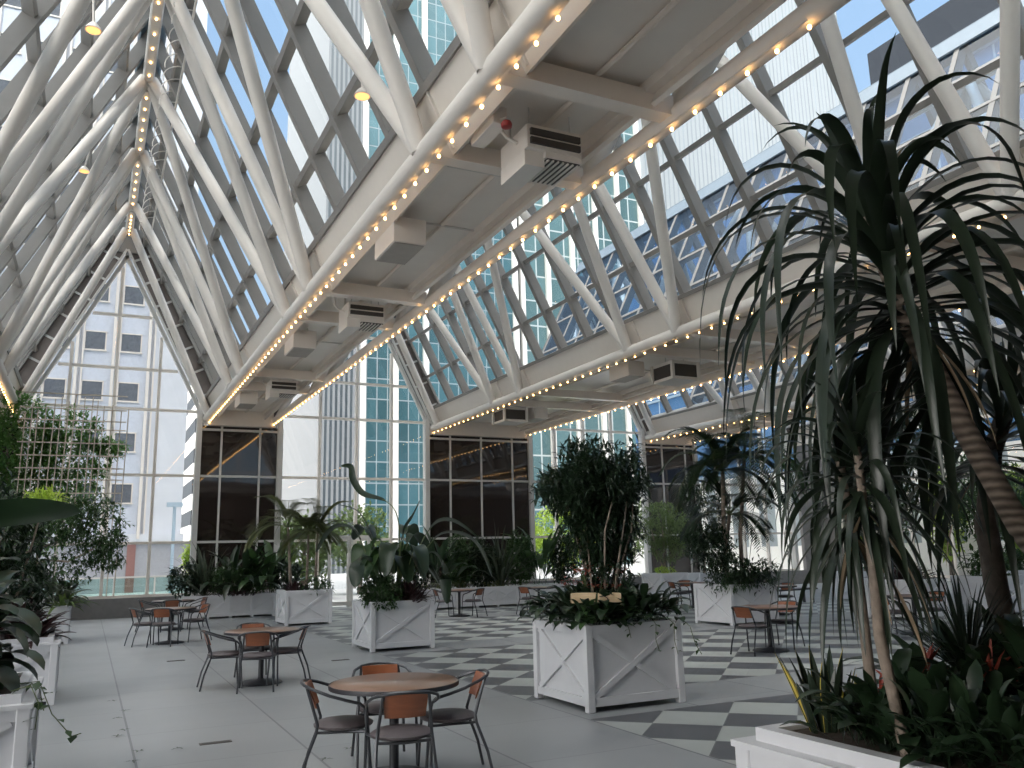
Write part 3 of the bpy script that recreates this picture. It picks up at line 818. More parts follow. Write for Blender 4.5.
for pts, w, mt in [
    ([(5.58, 16.43, .9), (5.58, 16.43, 1.9), (5.52, 16.45, 2.55), (5.3, 16.55, 2.85), (4.92, 16.77, 3.0), (4.74, 16.87, 3.28), (4.68, 16.88, 3.55), (4.50, 16.95, 3.57)], .14, 'tall'),
    ([(5.35, 16.5, .9), (5.15, 16.6, 1.7), (5.05, 16.7, 2.2), (4.8, 16.8, 2.65), (4.40, 17.0, 2.80)], .12, 'dark'),
    ([(5.3, 16.4, .9), (5.0, 16.5, 1.6), (4.7, 16.6, 2.25), (4.35, 16.8, 2.30), (4.05, 17.0, 1.85)], .36, 'dark'),
    ([(5.5, 16.4, .9), (5.55, 16.4, 1.7), (5.65, 16.4, 2.2), (5.8, 16.3, 2.5), (5.95, 16.25, 2.85)], .22, 'dark'),
    ([(5.6, 16.3, .9), (5.9, 16.2, 1.9), (6.2, 16.1, 2.35), (6.55, 15.95, 2.38), (7.0, 15.75, 2.05)], .42, 'dark'),
    ([(5.6, 16.4, .9), (5.85, 16.2, 1.6), (6.3, 16.0, 2.15), (6.9, 15.8, 2.0), (7.2, 15.6, 1.30)], .36, 'dark'),
    ([(5.6, 16.6, .9), (6.0, 16.5, 1.5), (6.2, 16.3, 1.8), (6.4, 16.2, 1.5), (6.45, 16.1, .8)], .30, 'dark'),
    ([(5.3, 16.6, .9), (5.1, 16.7, 1.5), (4.95, 16.7, 1.95), (4.85, 16.6, 1.8), (4.75, 16.5, 1.3)], .42, 'mid'),
    ([(5.3, 16.2, .9), (5.0, 16.0, 1.4), (4.75, 15.9, 1.7), (4.6, 15.9, 1.6), (4.5, 15.8, 1.2)], .38, 'dark'),
    ([(5.4, 16.7, .9), (5.3, 17.0, 1.7), (5.2, 17.2, 2.2), (5.1, 17.4, 2.35), (5.0, 17.7, 2.1)], .38, 'dark'),
    ([(5.6, 16.7, .9), (5.8, 16.9, 1.8), (5.9, 17.1, 2.3), (6.1, 17.3, 2.3), (6.3, 17.6, 1.9)], .36, 'dark'),
    ([(5.5, 16.2, .9), (5.6, 16.0, 1.5), (5.7, 15.9, 1.9), (5.75, 15.75, 1.8), (5.8, 15.6, 1.4)], .34, 'dark')]:
    if mt == 'tall': paddle(t, pts, w, side=(.87, -.42, .25), mat='dark')
    else: paddle(t, pts, w, mat=mt)
for k in range(15):
    a = k*2.399; c, q = cos(a), sin(a); h = R(.7, 1.35); o = R(.25, .6); x, y = 5.48 + c*.1, 16.5 + q*.1
    paddle(t, [(x, y, .88), (x + c*.12, y + q*.12, .85 + h*.6), (x + c*o*.55, y + q*o*.55, .9 + h), (x + c*o, y + q*o, .85 + h*.95), (x + c*(o + .25), y + q*(o + .25), .8 + h*.55)], R(.26, .40), mat='dark' if k % 3 else 'mid')
balls('fern_bush', 'bushy green fern at the left corner of the bird of paradise planter', 'fern', (5.12, 16.15, .85), 'mid', [((-.02, -.05, .22), (.42, .36, .34), 260)], .10, .045, k=7)
straps('bromeliad_bed', 'dark wine coloured bromeliads filling the right of the bird of paradise planter', 'plant', (5.66, 16.2, .86), 'wine', 170, (.28, .52), (.055, .08), (15, 85), 2.0, .42)

# -- fan palm planter
def palm(t, trunk, crown, nf, lf, leaflet, mat, e=(0, 75), tr=.04, tmat=bark, droop=1.0, lw=.03):
    crown = V(crown)
    if trunk: MB().tube(trunk, [tr*(1.15 - .3*i/(len(trunk)-1)) for i in range(len(trunk))], 9).build('trunk', tmat, t)
    for k in range(nf):
        a = k*2.399 + R(-.2, .2); el = radians(R(*e)); d = V((cos(a)*cos(el), sin(a)*cos(el), sin(el)))
        p = crown.copy(); n = 14; st = lf*R(.8, 1.15)/n; pts = [p.copy()]; mb = MB()
        for i in range(n):
            p = p + d*st; pts.append(p.copy()); d = (d + V((0, 0, -droop*st*(1 + i/n)))).normalized()
            if i < 2: continue
            sd = d.cross(Z)
            if sd.length < .1: sd = V((1, 0, 0))
            sd.normalize(); ln = leaflet * (sin(pi*(i/n*.86 + .1))**.6)
            for s in (-1, 1):
                for q in (0, .5):
                    mb.strap(p - d*st*q, sd*s + d*.75 + V((0, 0, .15)), ln*R(.85, 1.1), lw, 1.5, 3, fold=.1)
        fr = mb.build('frond', LEAF[mat], t)
        MB().tube(pts, [.010*(1 - .8*i/n) + .002 for i in range(n+1)], 5).build('rachis', stem_m, fr)
t = thing('fan_palm', 'pair of slim palms with drooping olive fronds in the third centre planter', 'palm', (5.4, 24.0, .85))
palm(t, [(-.35, .1, -.05), (-.40, .12, .9), (-.46, .15, 1.75)], (-.46, .15, 1.75), 15, 1.4, .46, 'olive', (5, 75), .04, droop=1.1, lw=.04)
palm(t, [(.05, .0, -.05), (.07, .0, .8), (.08, 0, 1.55)], (.08, 0, 1.55), 12, 1.15, .40, 'olive', (5, 75), .035, droop=1.1, lw=.04)
palm(t, [(.28, -.05, -.05), (.30, -.05, .9), (.32, -.05, 1.6)], (.32, -.05, 1.6), 13, 1.2, .40, 'olive', (5, 75), .035, droop=1.0, lw=.04)
balls('low_shrub', 'low leafy ground cover around the fan palm trunks', 'plant', (5.4, 24.0, .85), 'mid', [((.25, -.3, .12), (.5, .4, .22), 80)], .12, .04, k=7)
straps('croton', 'reddish brown leaves at the left rim of the fan palm planter', 'plant', (5.05, 23.7, .86), 'wine', 60, (.25, .4), (.05, .07), (25, 80), 1.6, .25)

# -- long planter at the left dark panes
def long_bed(x0, x1, y, z, specs, cat='plant'):
    for k, (x, h, mat, style, lb) in enumerate(specs):
        if style == 'strap': straps('strap_plant', lb, cat, (x, y, z), mat, 46, (h*.8, h*1.25), (.07, .11), (30, 85), 1.0/h, .2, group='plants in the long planters')
        elif style == 'bush': balls('leafy_bush', lb, 'shrub', (x, y - .1, z), mat, [((0, 0, h*.5), (.55, .5, h*.5), int(150*h))], .15, .07, k=7, stems=[([(0, 0, -.05), (.05, 0, h*.5)], .02), ([(.1, .1, -.05), (-.1, .1, h*.6)], .02)], group='plants in the long planters')
        elif style == 'paddle': lance('broad_leaf_plant', lb, cat, (x, y, z), (.35, .3), 34, (h*.8, h*1.3), (.18, .28), mat, 1.3/h, (35, 85), group='plants in the long planters')
long_bed(2.65, 6.1, 28.6, .66, [
    (2.75, 1.0, 'dark', 'bush', 'dark bush at the left end of the left long planter'),
    (3.35, 1.5, 'grey', 'strap', 'tall strap leaved plant left in the left long planter'),
    (3.95, .95, 'mid', 'bush', 'green bush in the middle of the left long planter'),
    (4.3, 1.5, 'dark', 'paddle', 'dark broad leaved plant in the left long planter before the dark panes'),
    (4.75, .9, 'mid', 'bush', 'second green bush in the left long planter'),
    (5.35, 1.6, 'mid', 'paddle', 'bright upright broad leaves beside the fan palm planter'),
    (5.75, 1.1, 'dark', 'bush', 'dark bush at the right end of the left long planter')])
straps('orange_bromeliad', 'row of rusty bromeliads along the front of the left long planter', 'plant', (4.3, 28.25, .66), 'wine', 90, (.2, .34), (.04, .06), (20, 70), 1.6, .9)
long_bed(9.4, 15.6, 27.2, .62, [
    (9.7, 1.4, 'dark', 'bush', 'dark leafy bush at the left end of the back planter'),
    (10.6, 1.9, 'dark', 'paddle', 'dark broad leaf plant behind the small far table'),
    (11.3, 1.8, 'mid', 'bush', 'tall green bush before the middle dark panes'),
    (12.1, 1.7, 'dark', 'bush', 'dark bush in the middle of the back planter'),
    (12.9, 2.1, 'grey', 'strap', 'corn plant with pale arching leaves in the back planter'),
    (13.6, 1.9, 'mid', 'bush', 'green bush right of the corn plant'),
    (14.5, 2.0, 'mid', 'paddle', 'bright broad leaves at the right of the back planter'),
    (15.3, 1.8, 'dark', 'bush', 'dark bush at the right end of the back planter')])
balls('low_flower_bed', 'low speckled flowers along the front of the back planter', 'plant', (11.3, 26.85, .62), 'olive', [((-1.2, 0, .12), (.5, .15, .16), 40), ((-.2, 0, .10), (.6, .15, .16), 40), ((1.2, 0, .1), (.7, .15, .16), 40)], .09, .04, k=6)

# -- feathery tree and the far right
balls('feathery_tree', 'feathery light green tree beyond the clipped shrub', 'tree', (18.8, 25.8, .88), 'light', [((0, 0, 1.75), (1.0, .9, .85), 420), ((.2, 0, .9), (.75, .6, .5), 160)], .14, .035, k=9, stems=[([(0, 0, -.05), (.05, 0, .7), (.1, .1, 1.7)], .05), ([(.05, 0, -.05), (-.2, .1, .8), (-.4, .1, 1.6)], .035)], stem_mat=bark)
balls('lime_bush', 'small bright lime bush at the foot of the feathery tree', 'shrub', (18.6, 25.5, .88), 'lime', [((0, 0, .12), (.45, .25, .18), 50)], .10, .05, k=6)
t = thing('areca_palm', 'tall feathery palms in the planter behind the checkered floor table', 'palm', (13.95, 16.35, .85))
palm(t, [(-.2, 0, -.05), (-.22, 0, 1.3), (-.12, 0, 2.75)], (-.12, 0, 2.75), 30, 1.7, .50, 'dark', (-10, 80), .055, droop=.95, lw=.05)
palm(t, [(.25, 0, -.05), (.28, 0, 1.2), (.6, 0, 3.1)], (.6, 0, 3.1), 28, 1.7, .50, 'mid', (-5, 80), .05, droop=.95, lw=.05)
palm(t, [(.0, .3, -.05), (.05, .3, .9), (.25, .3, 1.7)], (.25, .3, 1.7), 24, 1.35, .40, 'dark', (0, 80), .05, droop=1.0, lw=.045)
balls('palm_underplanting', 'dark leafy shrubs spilling over the rim below the areca palms', 'shrub', (13.95, 16.3, .88), 'dark', [((-.35, -.2, .25), (.65, .6, .45), 170), ((.35, -.3, .2), (.6, .5, .4), 140), ((-.55, .2, .9), (.6, .55, .5), 220)], .15, .05, k=7)
balls('fern_skirt', 'green fern hanging over the left corner below the areca palms', 'fern', (13.55, 15.85, .95), 'mid', [((0, 0, .0), (.5, .25, .22), 80)], .13, .03, k=8, droop=-.5)
straps('red_leaf_bed', 'dark red foliage in the right hand planter behind the round table', 'plant', (17.85, 14.75, .88), 'wine', 150, (.35, .6), (.06, .09), (10, 80), 1.6, .55)
t = thing('dark_fig', 'dark bushy tree in the planter of red foliage', 'tree', (17.9, 14.9, .86))
MB().tube([(0, 0, -.03), (.1, 0, 1.2), (-.1, .1, 2.6)], [.09, .075, .05], 9).build('trunk', bark_dark, t)
mb = MB(); clusters(mb, (0, 0, 3.0), (1.2, 1.2, 1.3), 300, 8, .26, .07); mb.build('foliage', LEAF['dark'], t)
t = thing('far_palm', 'far palm behind the hanging dracaena leaves', 'palm', (22.7, 20.2, .86))
palm(t, [(0, 0, -.03), (.1, 0, 1.6), (.0, 0, 2.9)], (.0, 0, 2.9), 13, 1.9, .5, 'dark', (-10, 75), .07, droop=.9, lw=.045)
balls('far_shrub', 'far leafy shrub below the far palm', 'shrub', (22.7, 20.1, .88), 'mid', [((0, 0, .35), (.7, .7, .5), 140)], .15, .05, k=7)
balls('far_tree', 'far small tree in the farthest right planter', 'tree', (22.2, 27.8, .76), 'dark', [((0, 0, 2.2), (1.3, 1.0, 1.4), 240)], .24, .08, k=7, stems=[([(0, 0, -.03), (.1, 0, 1.2), (0, .1, 2.4)], .06)])

for k, (x, y, rz, lb) in enumerate([(19.6, 20.6, .1, 'low dark bench behind the hanging dracaena leaves'), (21.2, 17.6, .3, 'second low dark bench farther right behind the round table')]):
    t = thing('bench', lb, 'bench', (x, y, 0), rz, group='low dark benches')
    for q in (-.16, 0, .16): bevel(flat(MB().box((-1.2, q - .07, .40), (1.2, q + .07, .45)), 'slat', plastic_black, t), .006)
    for q in (-1.0, 1.0):
        for e in (-.17, .17): flat(MB().box((q - .03, e - .03, 0), (q + .03, e + .03, .40)), 'leg', metal_dark, t)
for x, y, lb, lt in [(20.4, 14.3, 'white planter far right behind the round table', 'bushy dark fig far right behind the round table'), (24.6, 16.6, 'white planter at the far right by the side glass', 'bushy fig at the far right by the side glass'), (26.5, 22.5, 'white planter in the far right corner', 'bushy fig in the far right corner of the hall')]:
    planter(x - .65, x + .65, y - .65, y + .65, .92, lb)
    balls('potted_fig', lt, 'tree', (x, y, .88), 'mid', [((0, 0, 2.0), (1.15, 1.1, 1.1), 300), ((0, 0, .3), (.6, .6, .35), 90)], .20, .07, k=7, stems=[([(0, 0, -.03), (.1, 0, .9), (0, .1, 2.0)], .05), ([(.1, .1, -.03), (-.2, .1, 1.0), (-.3, 0, 2.0)], .04)], stem_mat=bark_dark)

# -- left side
t = thing('philodendron', 'dark philodendron with broad hanging leaves over the near left planter', 'plant', (-1.06, 7.75, .83))
for k in range(110):
    a = R(-1.9, 1.1); el = radians(R(-5, 75)); d = V((cos(a)*cos(el), sin(a)*cos(el), sin(el)))
    p = V((R(-.45, .38), R(-.5, .4), R(0, .55)))
    MB().strap(p, d, R(.40, .68), R(.18, .28), 2.6, 10, fold=.12, prof=oval, wob=.04).build('leaf', LEAF['dark'], t)
for k in range(60):
    p = V((R(-.45, .25), R(-.3, .5), R(.4, 1.0))); d = rdir(-10, 60)
    MB().strap(p, d, R(.35, .6), R(.16, .24), 2.2, 9, fold=.12, prof=oval, wob=.04).build('leaf', LEAF['dark'], t)
for k in range(5): MB().tube([(R(-.3, .2), R(-.3, .3), -.02), (R(-.35, .1), R(-.3, .3), .5), (R(-.4, .1), R(-.2, .3), .95)], .018, 7).build('stem', bark, t)
t = thing('banana_leaf_plant', 'large dark paddle leaf reaching in from the left edge', 'plant', (-1.16, 7.95, .83))
MB().tube([(0, 0, -.03), (-.06, 0, .7), (.02, -.03, 1.12), (.17, -.08, 1.25)], [.03, .025, .018, .012], 8).build('stalk', stem_m, t)
MB().strap((.12, -.08, 1.235), (.98, -.10, .14), .98, .34, .10, 18, fold=.12, roll=.62, prof=lambda q: max(.02, sin(pi*min(1, q*.93 + .07))**.5)).build('leaf', LEAF['dark'], t)
MB().tube([(0, 0, -.03), (-.2, .1, .6), (-.35, .2, 1.0)], [.03, .02, .012], 8).build('stalk', stem_m, t)
MB().strap((-.35, .2, 1.0), (-.6, .5, .6), .8, .3, 1.2, 12, fold=.16, prof=broad).build('leaf', LEAF['dark'], t)
vine('pothos_vine', 'small trailing vine at the corner of the near left planter', (-.32, 7.1, .88), [[(-.1, .1, .0), (.02, .0, .04), (.08, -.04, -.08), (.07, -.05, -.25)], [(-.1, .3, .02), (.06, .3, .03), (.16, .25, -.2), (.30, .2, -.36), (.36, .16, -.34)], [(0, .5, 0), (.06, .5, -.05), (.10, .45, -.2)]], 'mid', .09)
straps('wine_plant', 'wine coloured leafy plant in the second left planter', 'plant', (-.75, 13.2, .80), 'wine', 130, (.35, .65), (.08, .12), (5, 80), 1.9, .45)
balls('second_left_shrub', 'dark green shrub filling the second left planter', 'shrub', (-1.0, 13.5, .80), 'dark', [((0, 0, .6), (.6, .6, .55), 190), ((-.2, .2, 1.4), (.7, .6, .7), 170)], .16, .06, k=7, stems=[([(0, 0, -.03), (-.1, .1, 1.4)], .03)])
balls('lime_tuft', 'bright lime leaf tuft above the large dark leaf', 'plant', (-.58, 13.45, 2.45), 'lime', [((0, 0, .16), (.22, .20, .08), 40)], .13, .035, k=8, stems=[([(-.35, .1, -1.65), (-.15, .05, -.6), (0, 0, .2)], .02)])
lance('aloe_bed', 'blue green spreading leaves hanging over the third left planter', 'plant', (-.9, 22.7, .82), (.6, .6), 110, (.6, 1.0), (.09, .14), 'grey', 1.3, (5, 60), dz=.15)
straps('yellow_croton', 'yellow green drooping leaves at the corner of the third left planter', 'plant', (-.45, 22.2, .82), 'light', 36, (.4, .7), (.07, .1), (-5, 60), 2.2, .14)
t = thing('weeping_fig', 'leafy fig tree with pale branches leaning over the left aisle', 'tree', (-.95, 22.75, .80))
for pts, r in [([(-.1, 0, -.03), (-.5, 0, .9), (-.9, 0, 1.7)], .06), ([(-.45, 0, .8), (.1, -.1, 1.05), (.55, -.2, 1.0), (1.0, -.2, 1.25), (1.35, -.2, 1.55)], .032), ([(-.6, 0, 1.15), (.0, .1, 1.35), (.6, .1, 1.6), (1.1, .1, 2.0)], .03), ([(-.8, 0, 1.5), (-.3, .1, 2.0), (.3, 0, 2.2)], .028), ([(-.5, .1, .9), (-.9, -.2, 2.0)], .03)]:
    MB().tube(pts, [r*(1 - .5*i/(len(pts)-1)) for i in range(len(pts))], 8).build('branch', bark, t)
mb = MB()
for c, r, n in [((1.0, -.1, 1.75), (.75, .6, .85), 230), ((.3, 0, 2.0), (.8, .7, .6), 160), ((-.7, .1, 1.9), (.9, .8, .9), 210), ((.2, -.1, .75), (1.0, .6, .45), 120), ((1.35, -.1, 1.2), (.4, .4, .5), 70)]: clusters(mb, c, r, n, 7, .15, .055, -.35)
mb.build('foliage', LEAF['mid'], t)
t = thing('trellis', 'tall tan lattice standing in front of the leafy climber', 'trellis', (-.75, 28.75, .80))
for k in range(15):
    x = -1.32 + k*.20 + R(-.05, .05); flat(MB().bar((x, 0, R(1.9, 2.3)) if 1 < k < 14 and k not in (2, 13) else (x, 0, -.04), (x + .08, 0, R(5.9, 6.3) - (.08*abs(k-8))), .035, .03), 'upright', pbr('cane', (.44, .38, .31), .7), t)
for k in range(11):
    z = 2.3 + k*.37 + R(-.07, .07); flat(MB().bar((-1.35, -.035, z), (1.55, -.035, z + .02), .03, .035), 'crosspiece', MATS['cane'], t)
balls('climbing_fig', 'bright leafy climber covering the trellis at the far left', 'climber', (-1.4, 29.15, .80), 'climb', [((-.9, 0, 4.3), (1.45, .35, 1.75), 800), ((.7, .05, 4.1), (1.15, .3, 1.6), 520), ((-.6, -.1, 2.3), (1.7, .4, 1.4), 480), ((1.75, 0, 4.5), (.5, .2, .3), 60)], .17, .075, k=7, stems=[([(0, 0, -.03), (.1, 0, 2.0), (.3, 0, 4.6)], .05), ([(-.5, 0, -.03), (-.8, 0, 2.2), (-1.0, 0, 4.8)], .05), ([(-.3, 0, 3.5), (.1, 0, 4.6), (.35, 0, 5.45)], .02)])

# -- near right planter
t = thing('snake_plant', 'upright snake plant with yellow edged blades at the near planter corner', 'plant', (3.04, 3.02, .94))
edge = MB(); body = MB()
for k in range(15):
    a = k*2.4; r = .035 + .012*(k % 6); p = V((cos(a)*r, sin(a)*r*.8, -.02)); d = V((cos(a)*.30 - .10, sin(a)*.30, 1)); l = R(.24, .40)
    st0 = random.getstate()
    body.strap(p, d, l, R(.036, .046), .25, 8, fold=.22, prof=lambda q: (.7 + .6*q if q < .5 else 1.0) * (1 - max(0, (q-.55)/.45)**1.8) + .02)
    if k % 2: edge.strap(p + V((0, .002, 0)), d, l, .043, .25, 8, fold=.2, prof=lambda q: (.7 + .6*q if q < .5 else 1.0) * (1 - max(0, (q-.55)/.45)**1.8) + .02)
body.build('leaves', LEAF['drac'], t); edge.build('variegated_edge', LEAF['yellow'], t)
lance('aglaonema', 'bed of dark broad leaves covering the near right planter', 'plant', (3.85, 2.30, .93), (.92, .60), 620, (.17, .30), (.06, .09), 'dark', 4.0, (15, 80), dz=.16, nseg=6)
balls('ground_cover', 'dense small dark leaves on the soil of the near right planter', 'plant', (3.9, 2.42, .93), 'dark', [((0, 0, .06), (1.0, .72, .12), 420)], .09, .05, k=6)
lance('aglaonema_edge', 'dark leaves spilling over the left rim of the near right planter', 'plant', (2.96, 2.12, .95), (.09, .70), 300, (.14, .26), (.05, .08), 'dark', 4.5, (20, 85), dz=.08, nseg=6)
lance('tall_aglaonema', 'darker taller leaves at the right of the near planter', 'plant', (4.35, 2.75, .93), (.6, .42), 170, (.34, .52), (.07, .10), 'dark', 2.6, (25, 80), dz=.14)
for k, (p, s, lb) in enumerate([((3.36, 2.96, 1.06), .10, 'small salmon bromeliad between the two thin stems'), ((3.50, 3.02, 1.08), .12, 'salmon bromeliad just right of the thin stems'), ((3.70, 3.0, 1.14), .13, 'pale red bromeliad behind the grassy plant'), ((3.78, 2.72, 1.08), .20, 'large red star shaped bromeliad at the right of the near planter')]):
    straps('bromeliad', lb, 'flower', p, 'red', 16, (s*.8, s*1.2), (.03, .045), (15, 80), 3, .02, 'bracts', 'red bromeliads in the near planter', 5)
straps('yellow_croton_bush', 'yellow flecked croton beside the snake plant', 'plant', (3.24, 3.03, 1.0), 'yellow', 20, (.10, .18), (.02, .03), (20, 80), 2, .06, nseg=5)
straps('grassy_dracaena', 'grassy thin leaved plant behind the near planter flowers', 'plant', (4.02, 3.0, 1.1), 'drac', 130, (.35, .62), (.013, .02), (5, 85), 1.6, .07, nseg=8)

def dracaena(label, trunk, r, nl, l, w, z_spread, emin, droop, tmat=bark_ring, skirt=0):
    base = V(trunk[0]); t = thing('dracaena', label, 'dracaena', base, group='dracaenas in the near right planter')
    pts = [V(p) - base for p in trunk]
    MB().tube(pts, [r*(1.2 - .35*i/(len(pts)-1)) for i in range(len(pts))], 12).build('trunk', tmat, t)
    top = pts[-1]; ax = (pts[-1] - pts[-2]).normalized()
    lf = MB()
    for k in range(nl):
        s = k / nl                                  # 0 at the tip of the stem, 1 at the lowest leaves
        a = k*2.399 + R(-.25, .25); el = radians(82 - s**.8*(82 - emin) + R(-10, 10))
        d = V((cos(a)*cos(el), sin(a)*cos(el), sin(el)))
        p = top - ax*(z_spread*s) + V((cos(a), sin(a), 0))*r*.6
        lf.strap(p, d, R(*l)*(.50 + .50*min(1, s*3)), R(*w), droop*R(.75, 1.35)*(1 if s > .04 else .8), 15, fold=.14, wob=.035, twist=R(-.7, .7),
                 prof=lambda q: min(1, .55 + 1.6*q) * (1 - q**2.6) + .01)
    for k in range(skirt):                          # old leaves hanging straight down round the stem
        a = R(1.0, 3.1); el = radians(R(-60, -5)); p = top - ax*R(z_spread*.6, z_spread*1.5) + V((cos(a), sin(a), 0))*r
        lf.strap(p, V((cos(a)*cos(el), sin(a)*cos(el), sin(el))), R(.9, 1.45), R(.045, .065), R(3.2, 6.5), 13, fold=.16, wob=.05, twist=R(-1.2, 1.2), prof=lambda q: min(1, .5 + 1.6*q) * (1 - q**2.6) + .01)
    lf.build('leaves', LEAF['drac'], t)
    dry = MB()
    for k in range(4 if nl > 100 else 2):
        a = R(0, 2*pi); dry.strap(top - ax*z_spread + V((cos(a), sin(a), 0))*r, V((cos(a)*.4, sin(a)*.4, -.6)), R(.4, .65), R(.02, .035), 2.5, 8, fold=.25, twist=R(-2, 2))
    dry.build('dry_leaves', LEAF['tan'], t)
    return t
dracaena('tallest dracaena with a huge mop of long drooping leaves on a ringed leaning trunk',
         [(4.95, 2.60, .92), (4.55, 2.68, 1.35), (4.15, 2.71, 1.80), (3.86, 2.74, 2.30), (3.60, 2.77, 2.80), (3.39, 2.78, 3.36)], .056, 112, (1.05, 1.7), (.052, .080), .66, -12, 3.0, skirt=30)
dracaena('slender dracaena on the right hand thin stem, its crown hanging below the mop',
         [(2.93, 2.50, .92), (2.89, 2.54, 1.39), (2.91, 2.55, 1.70), (2.97, 2.62, 1.90), (3.03, 2.68, 2.22)], .020, 46, (.45, .72), (.032, .048), .36, -50, 4.0, bark)
dracaena('slender dracaena on the left hand thin stem with strap leaves hanging low',
         [(3.19, 2.86, .92), (3.16, 2.85, 1.15), (3.13, 2.83, 1.48), (3.12, 2.83, 1.78), (3.08, 2.83, 2.15)], .022, 46, (.45, .76), (.032, .048), .38, -50, 4.0, bark)
dracaena('thick dark dracaena at the right edge behind the red bromeliad',
         [(4.56, 3.10, .92), (4.46, 3.10, 1.49), (4.46, 3.11, 1.85), (4.58, 3.10, 2.25), (4.75, 3.07, 2.55)], .055, 80, (.75, 1.15), (.045, .065), .5, -25, 2.2, bark_dark)

# ------------------------------------------------------------------ outside: street, trees, towers
stone = pbr('tower_stone', (.66, .67, .70), .7, var=.05, scale=.6)
stone_blue = pbr('tower_spandrel', (.60, .63, .70), .6, var=.05)
win_pane = pbr('tower_window', (.13, .14, .16), .15, var=.2)
t = thing('stone_tower', 'pale stone tower with window columns seen through the left gable end', 'building', (-3, 60, 0))
flat(MB().box((-13, 0, -.2), (8.35, 14, 62)), 'body', stone, t)
for x in (-9.3, -7.15, -5.0, -2.9, -.75):
    pass
flat(MB().box((-12.8, -.06, 3.2), (6.1, 0, 60)), 'bay_front', stone_blue, t)
for k in range(9):
    x = -11.55 + 2.13*k
    flat(MB().box((x + .28 - .09, -.5, 3.2), (x + .28 + .09, 0, 60)), 'fin', white_paint, t)
    flat(MB().box((x + .62 - .05, -.35, 3.2), (x + .62 + .05, 0, 60)), 'fin', white_paint, t)
w0 = None
for k in range(3, 9):
    for j in range(12):
        x = -11.55 + 2.13*k + 1.30; z = 6.1 + 3.3*j
        if x > 5.0: continue
        if w0 is None:
            w0 = MB(); 
            for a, b in (((-.66, -.12, -.62), (-.58, -.05, .62)), ((.58, -.12, -.62), (.66, -.05, .62)), ((-.66, -.12, .56), (.66, -.05, .64)), ((-.70, -.16, -.70), (.70, -.05, -.60))): w0.box(a, b)
            w0 = flat(w0, 'window_frame', white_paint, t); w0.location = (x, 0, z)
            p0 = flat(MB().box((-.58, -.09, -.60), (.58, -.06, .56)), 'pane', win_pane, w0)
        else:
            c = w0.copy(); C.objects.link(c); c.parent = t; c.location = (x, 0, z)
            q = p0.copy(); C.objects.link(q); q.parent = c
flat(MB().box((-13, -.4, 3.0), (8.5, 0, 3.5)), 'string_course', stone, t)
flat(MB().box((-13, -.2, -.2), (8.5, 0, 3.0)), 'plinth', pbr('plinth_grey', (.38, .38, .40), .7), t)
flat(MB().box((5.2, -.30, -.2), (5.7, 0, 3.0)), 'entrance_panel', pbr('red_granite', (.30, .15, .13), .5), t)
t = thing('white_apartment_block', 'sunlit white apartment block with rows of small windows', 'building', (23, 132, 0))
flat(MB().box((-10, 0, -.2), (9, 16, 32)), 'body', curtain('apartment_wall', (.03, .035, .04), (.62, .61, .58), 2.2, 4.5, .40, .52, metal=.0, rough=.6), t)
flat(MB().box((-10.3, -.3, 32), (9.3, 16.3, 33)), 'cornice', white_paint, t)
t = thing('teal_glass_tower', 'tall teal mirror glass tower with a ribbed grey corner', 'building', (24, 100, 0))
flat(MB().box((5, 0, -.2), (26.6, 26, 160)), 'glass_shaft', curtain('teal_glass', (.055, .125, .145), (.20, .235, .25), 1.37, 2.6, .10, .06, metal=.3, rough=.15, wave=.06), t)
flat(MB().box((0, -.4, -.2), (5.0, 26, 160)), 'ribbed_corner', curtain('ribbed_grey', (.075, .09, .10), (.19, .20, .21), .62, 400, .5, 0, metal=.3, rough=.3), t)
for x in (5, 9.2, 13.3, 26.4): flat(MB().box((x - .35, -.55, -.2), (x + .35, 0, 160)), 'pier', frame_grey, t)
t = thing('dark_ribbed_tower', 'dark teal ribbed tower right of the teal tower, above the blue facade', 'building', (51.5, 100, 0))
flat(MB().box((0, 0, -.2), (20.5, 22, 140)), 'shaft', curtain('dark_teal', (.09, .155, .16), (.33, .36, .36), 2.3, 3.6, .09, .06, metal=.25, rough=.15, wave=.05), t)
for k in range(6): flat(MB().box((k*4.1 - .3, -.6, -.2), (k*4.1 + .3, 0, 140)), 'rib', frame_grey, t)
t = thing('white_ribbed_tower', 'bright white ribbed tower at the upper right through the glass roof', 'building', (109.5, 150, 0))
flat(MB().box((0, 0, -.2), (70, 30, 230)), 'shaft', curtain('white_ribs', (.17, .195, .215), (.25, .265, .275), 1.3, 400, .7, 0, metal=.0, rough=.5), t)
t = thing('blue_backdrop', 'long blue backdrop building along the right side, standing in for reflected sky', 'building', (36, 8, 0))  # backdrop block; its blue stands in for sky reflected in the gable roof
flat(MB().box((0, 0, 6), (14, 44, 25)), 'facade', curtain('backdrop_blue', (.10, .21, .38), (.34, .43, .52), 3.4, 3.1, .035, .05, axis='Y', metal=.3, rough=.12, wave=.04), t)
flat(MB().box((-.4, -.2, 24.3), (14, 44.2, 25.2)), 'parapet', pbr('blue_parapet', (.40, .48, .58), .4), t)
pbr('brace_blue', (.30, .38, .46), .4)
for z in (6.2, 12.2, 18.3): flat(MB().box((-.10, 0, z - .08), (0, 44, z + .08)), 'band', MATS['brace_blue'], t)
flat(MB().box((-.3, -.3, -.2), (14, 44.3, 6)), 'podium', curtain('podium_wall', (.30, .34, .36), (.78, .77, .74), 2.4, 5.9, .45, .3, axis='Y', metal=.0, rough=.4), t)
flat(MB().box((9, 0, 25), (24, 27.5, 34.2)), 'penthouse', pbr('penthouse_dark', (.045, .05, .06), .8, spec=.2), t)
t = thing('left_glass_tower', 'pale glass tower seen in the panes of the left slope', 'building', (-34, 5, 0))
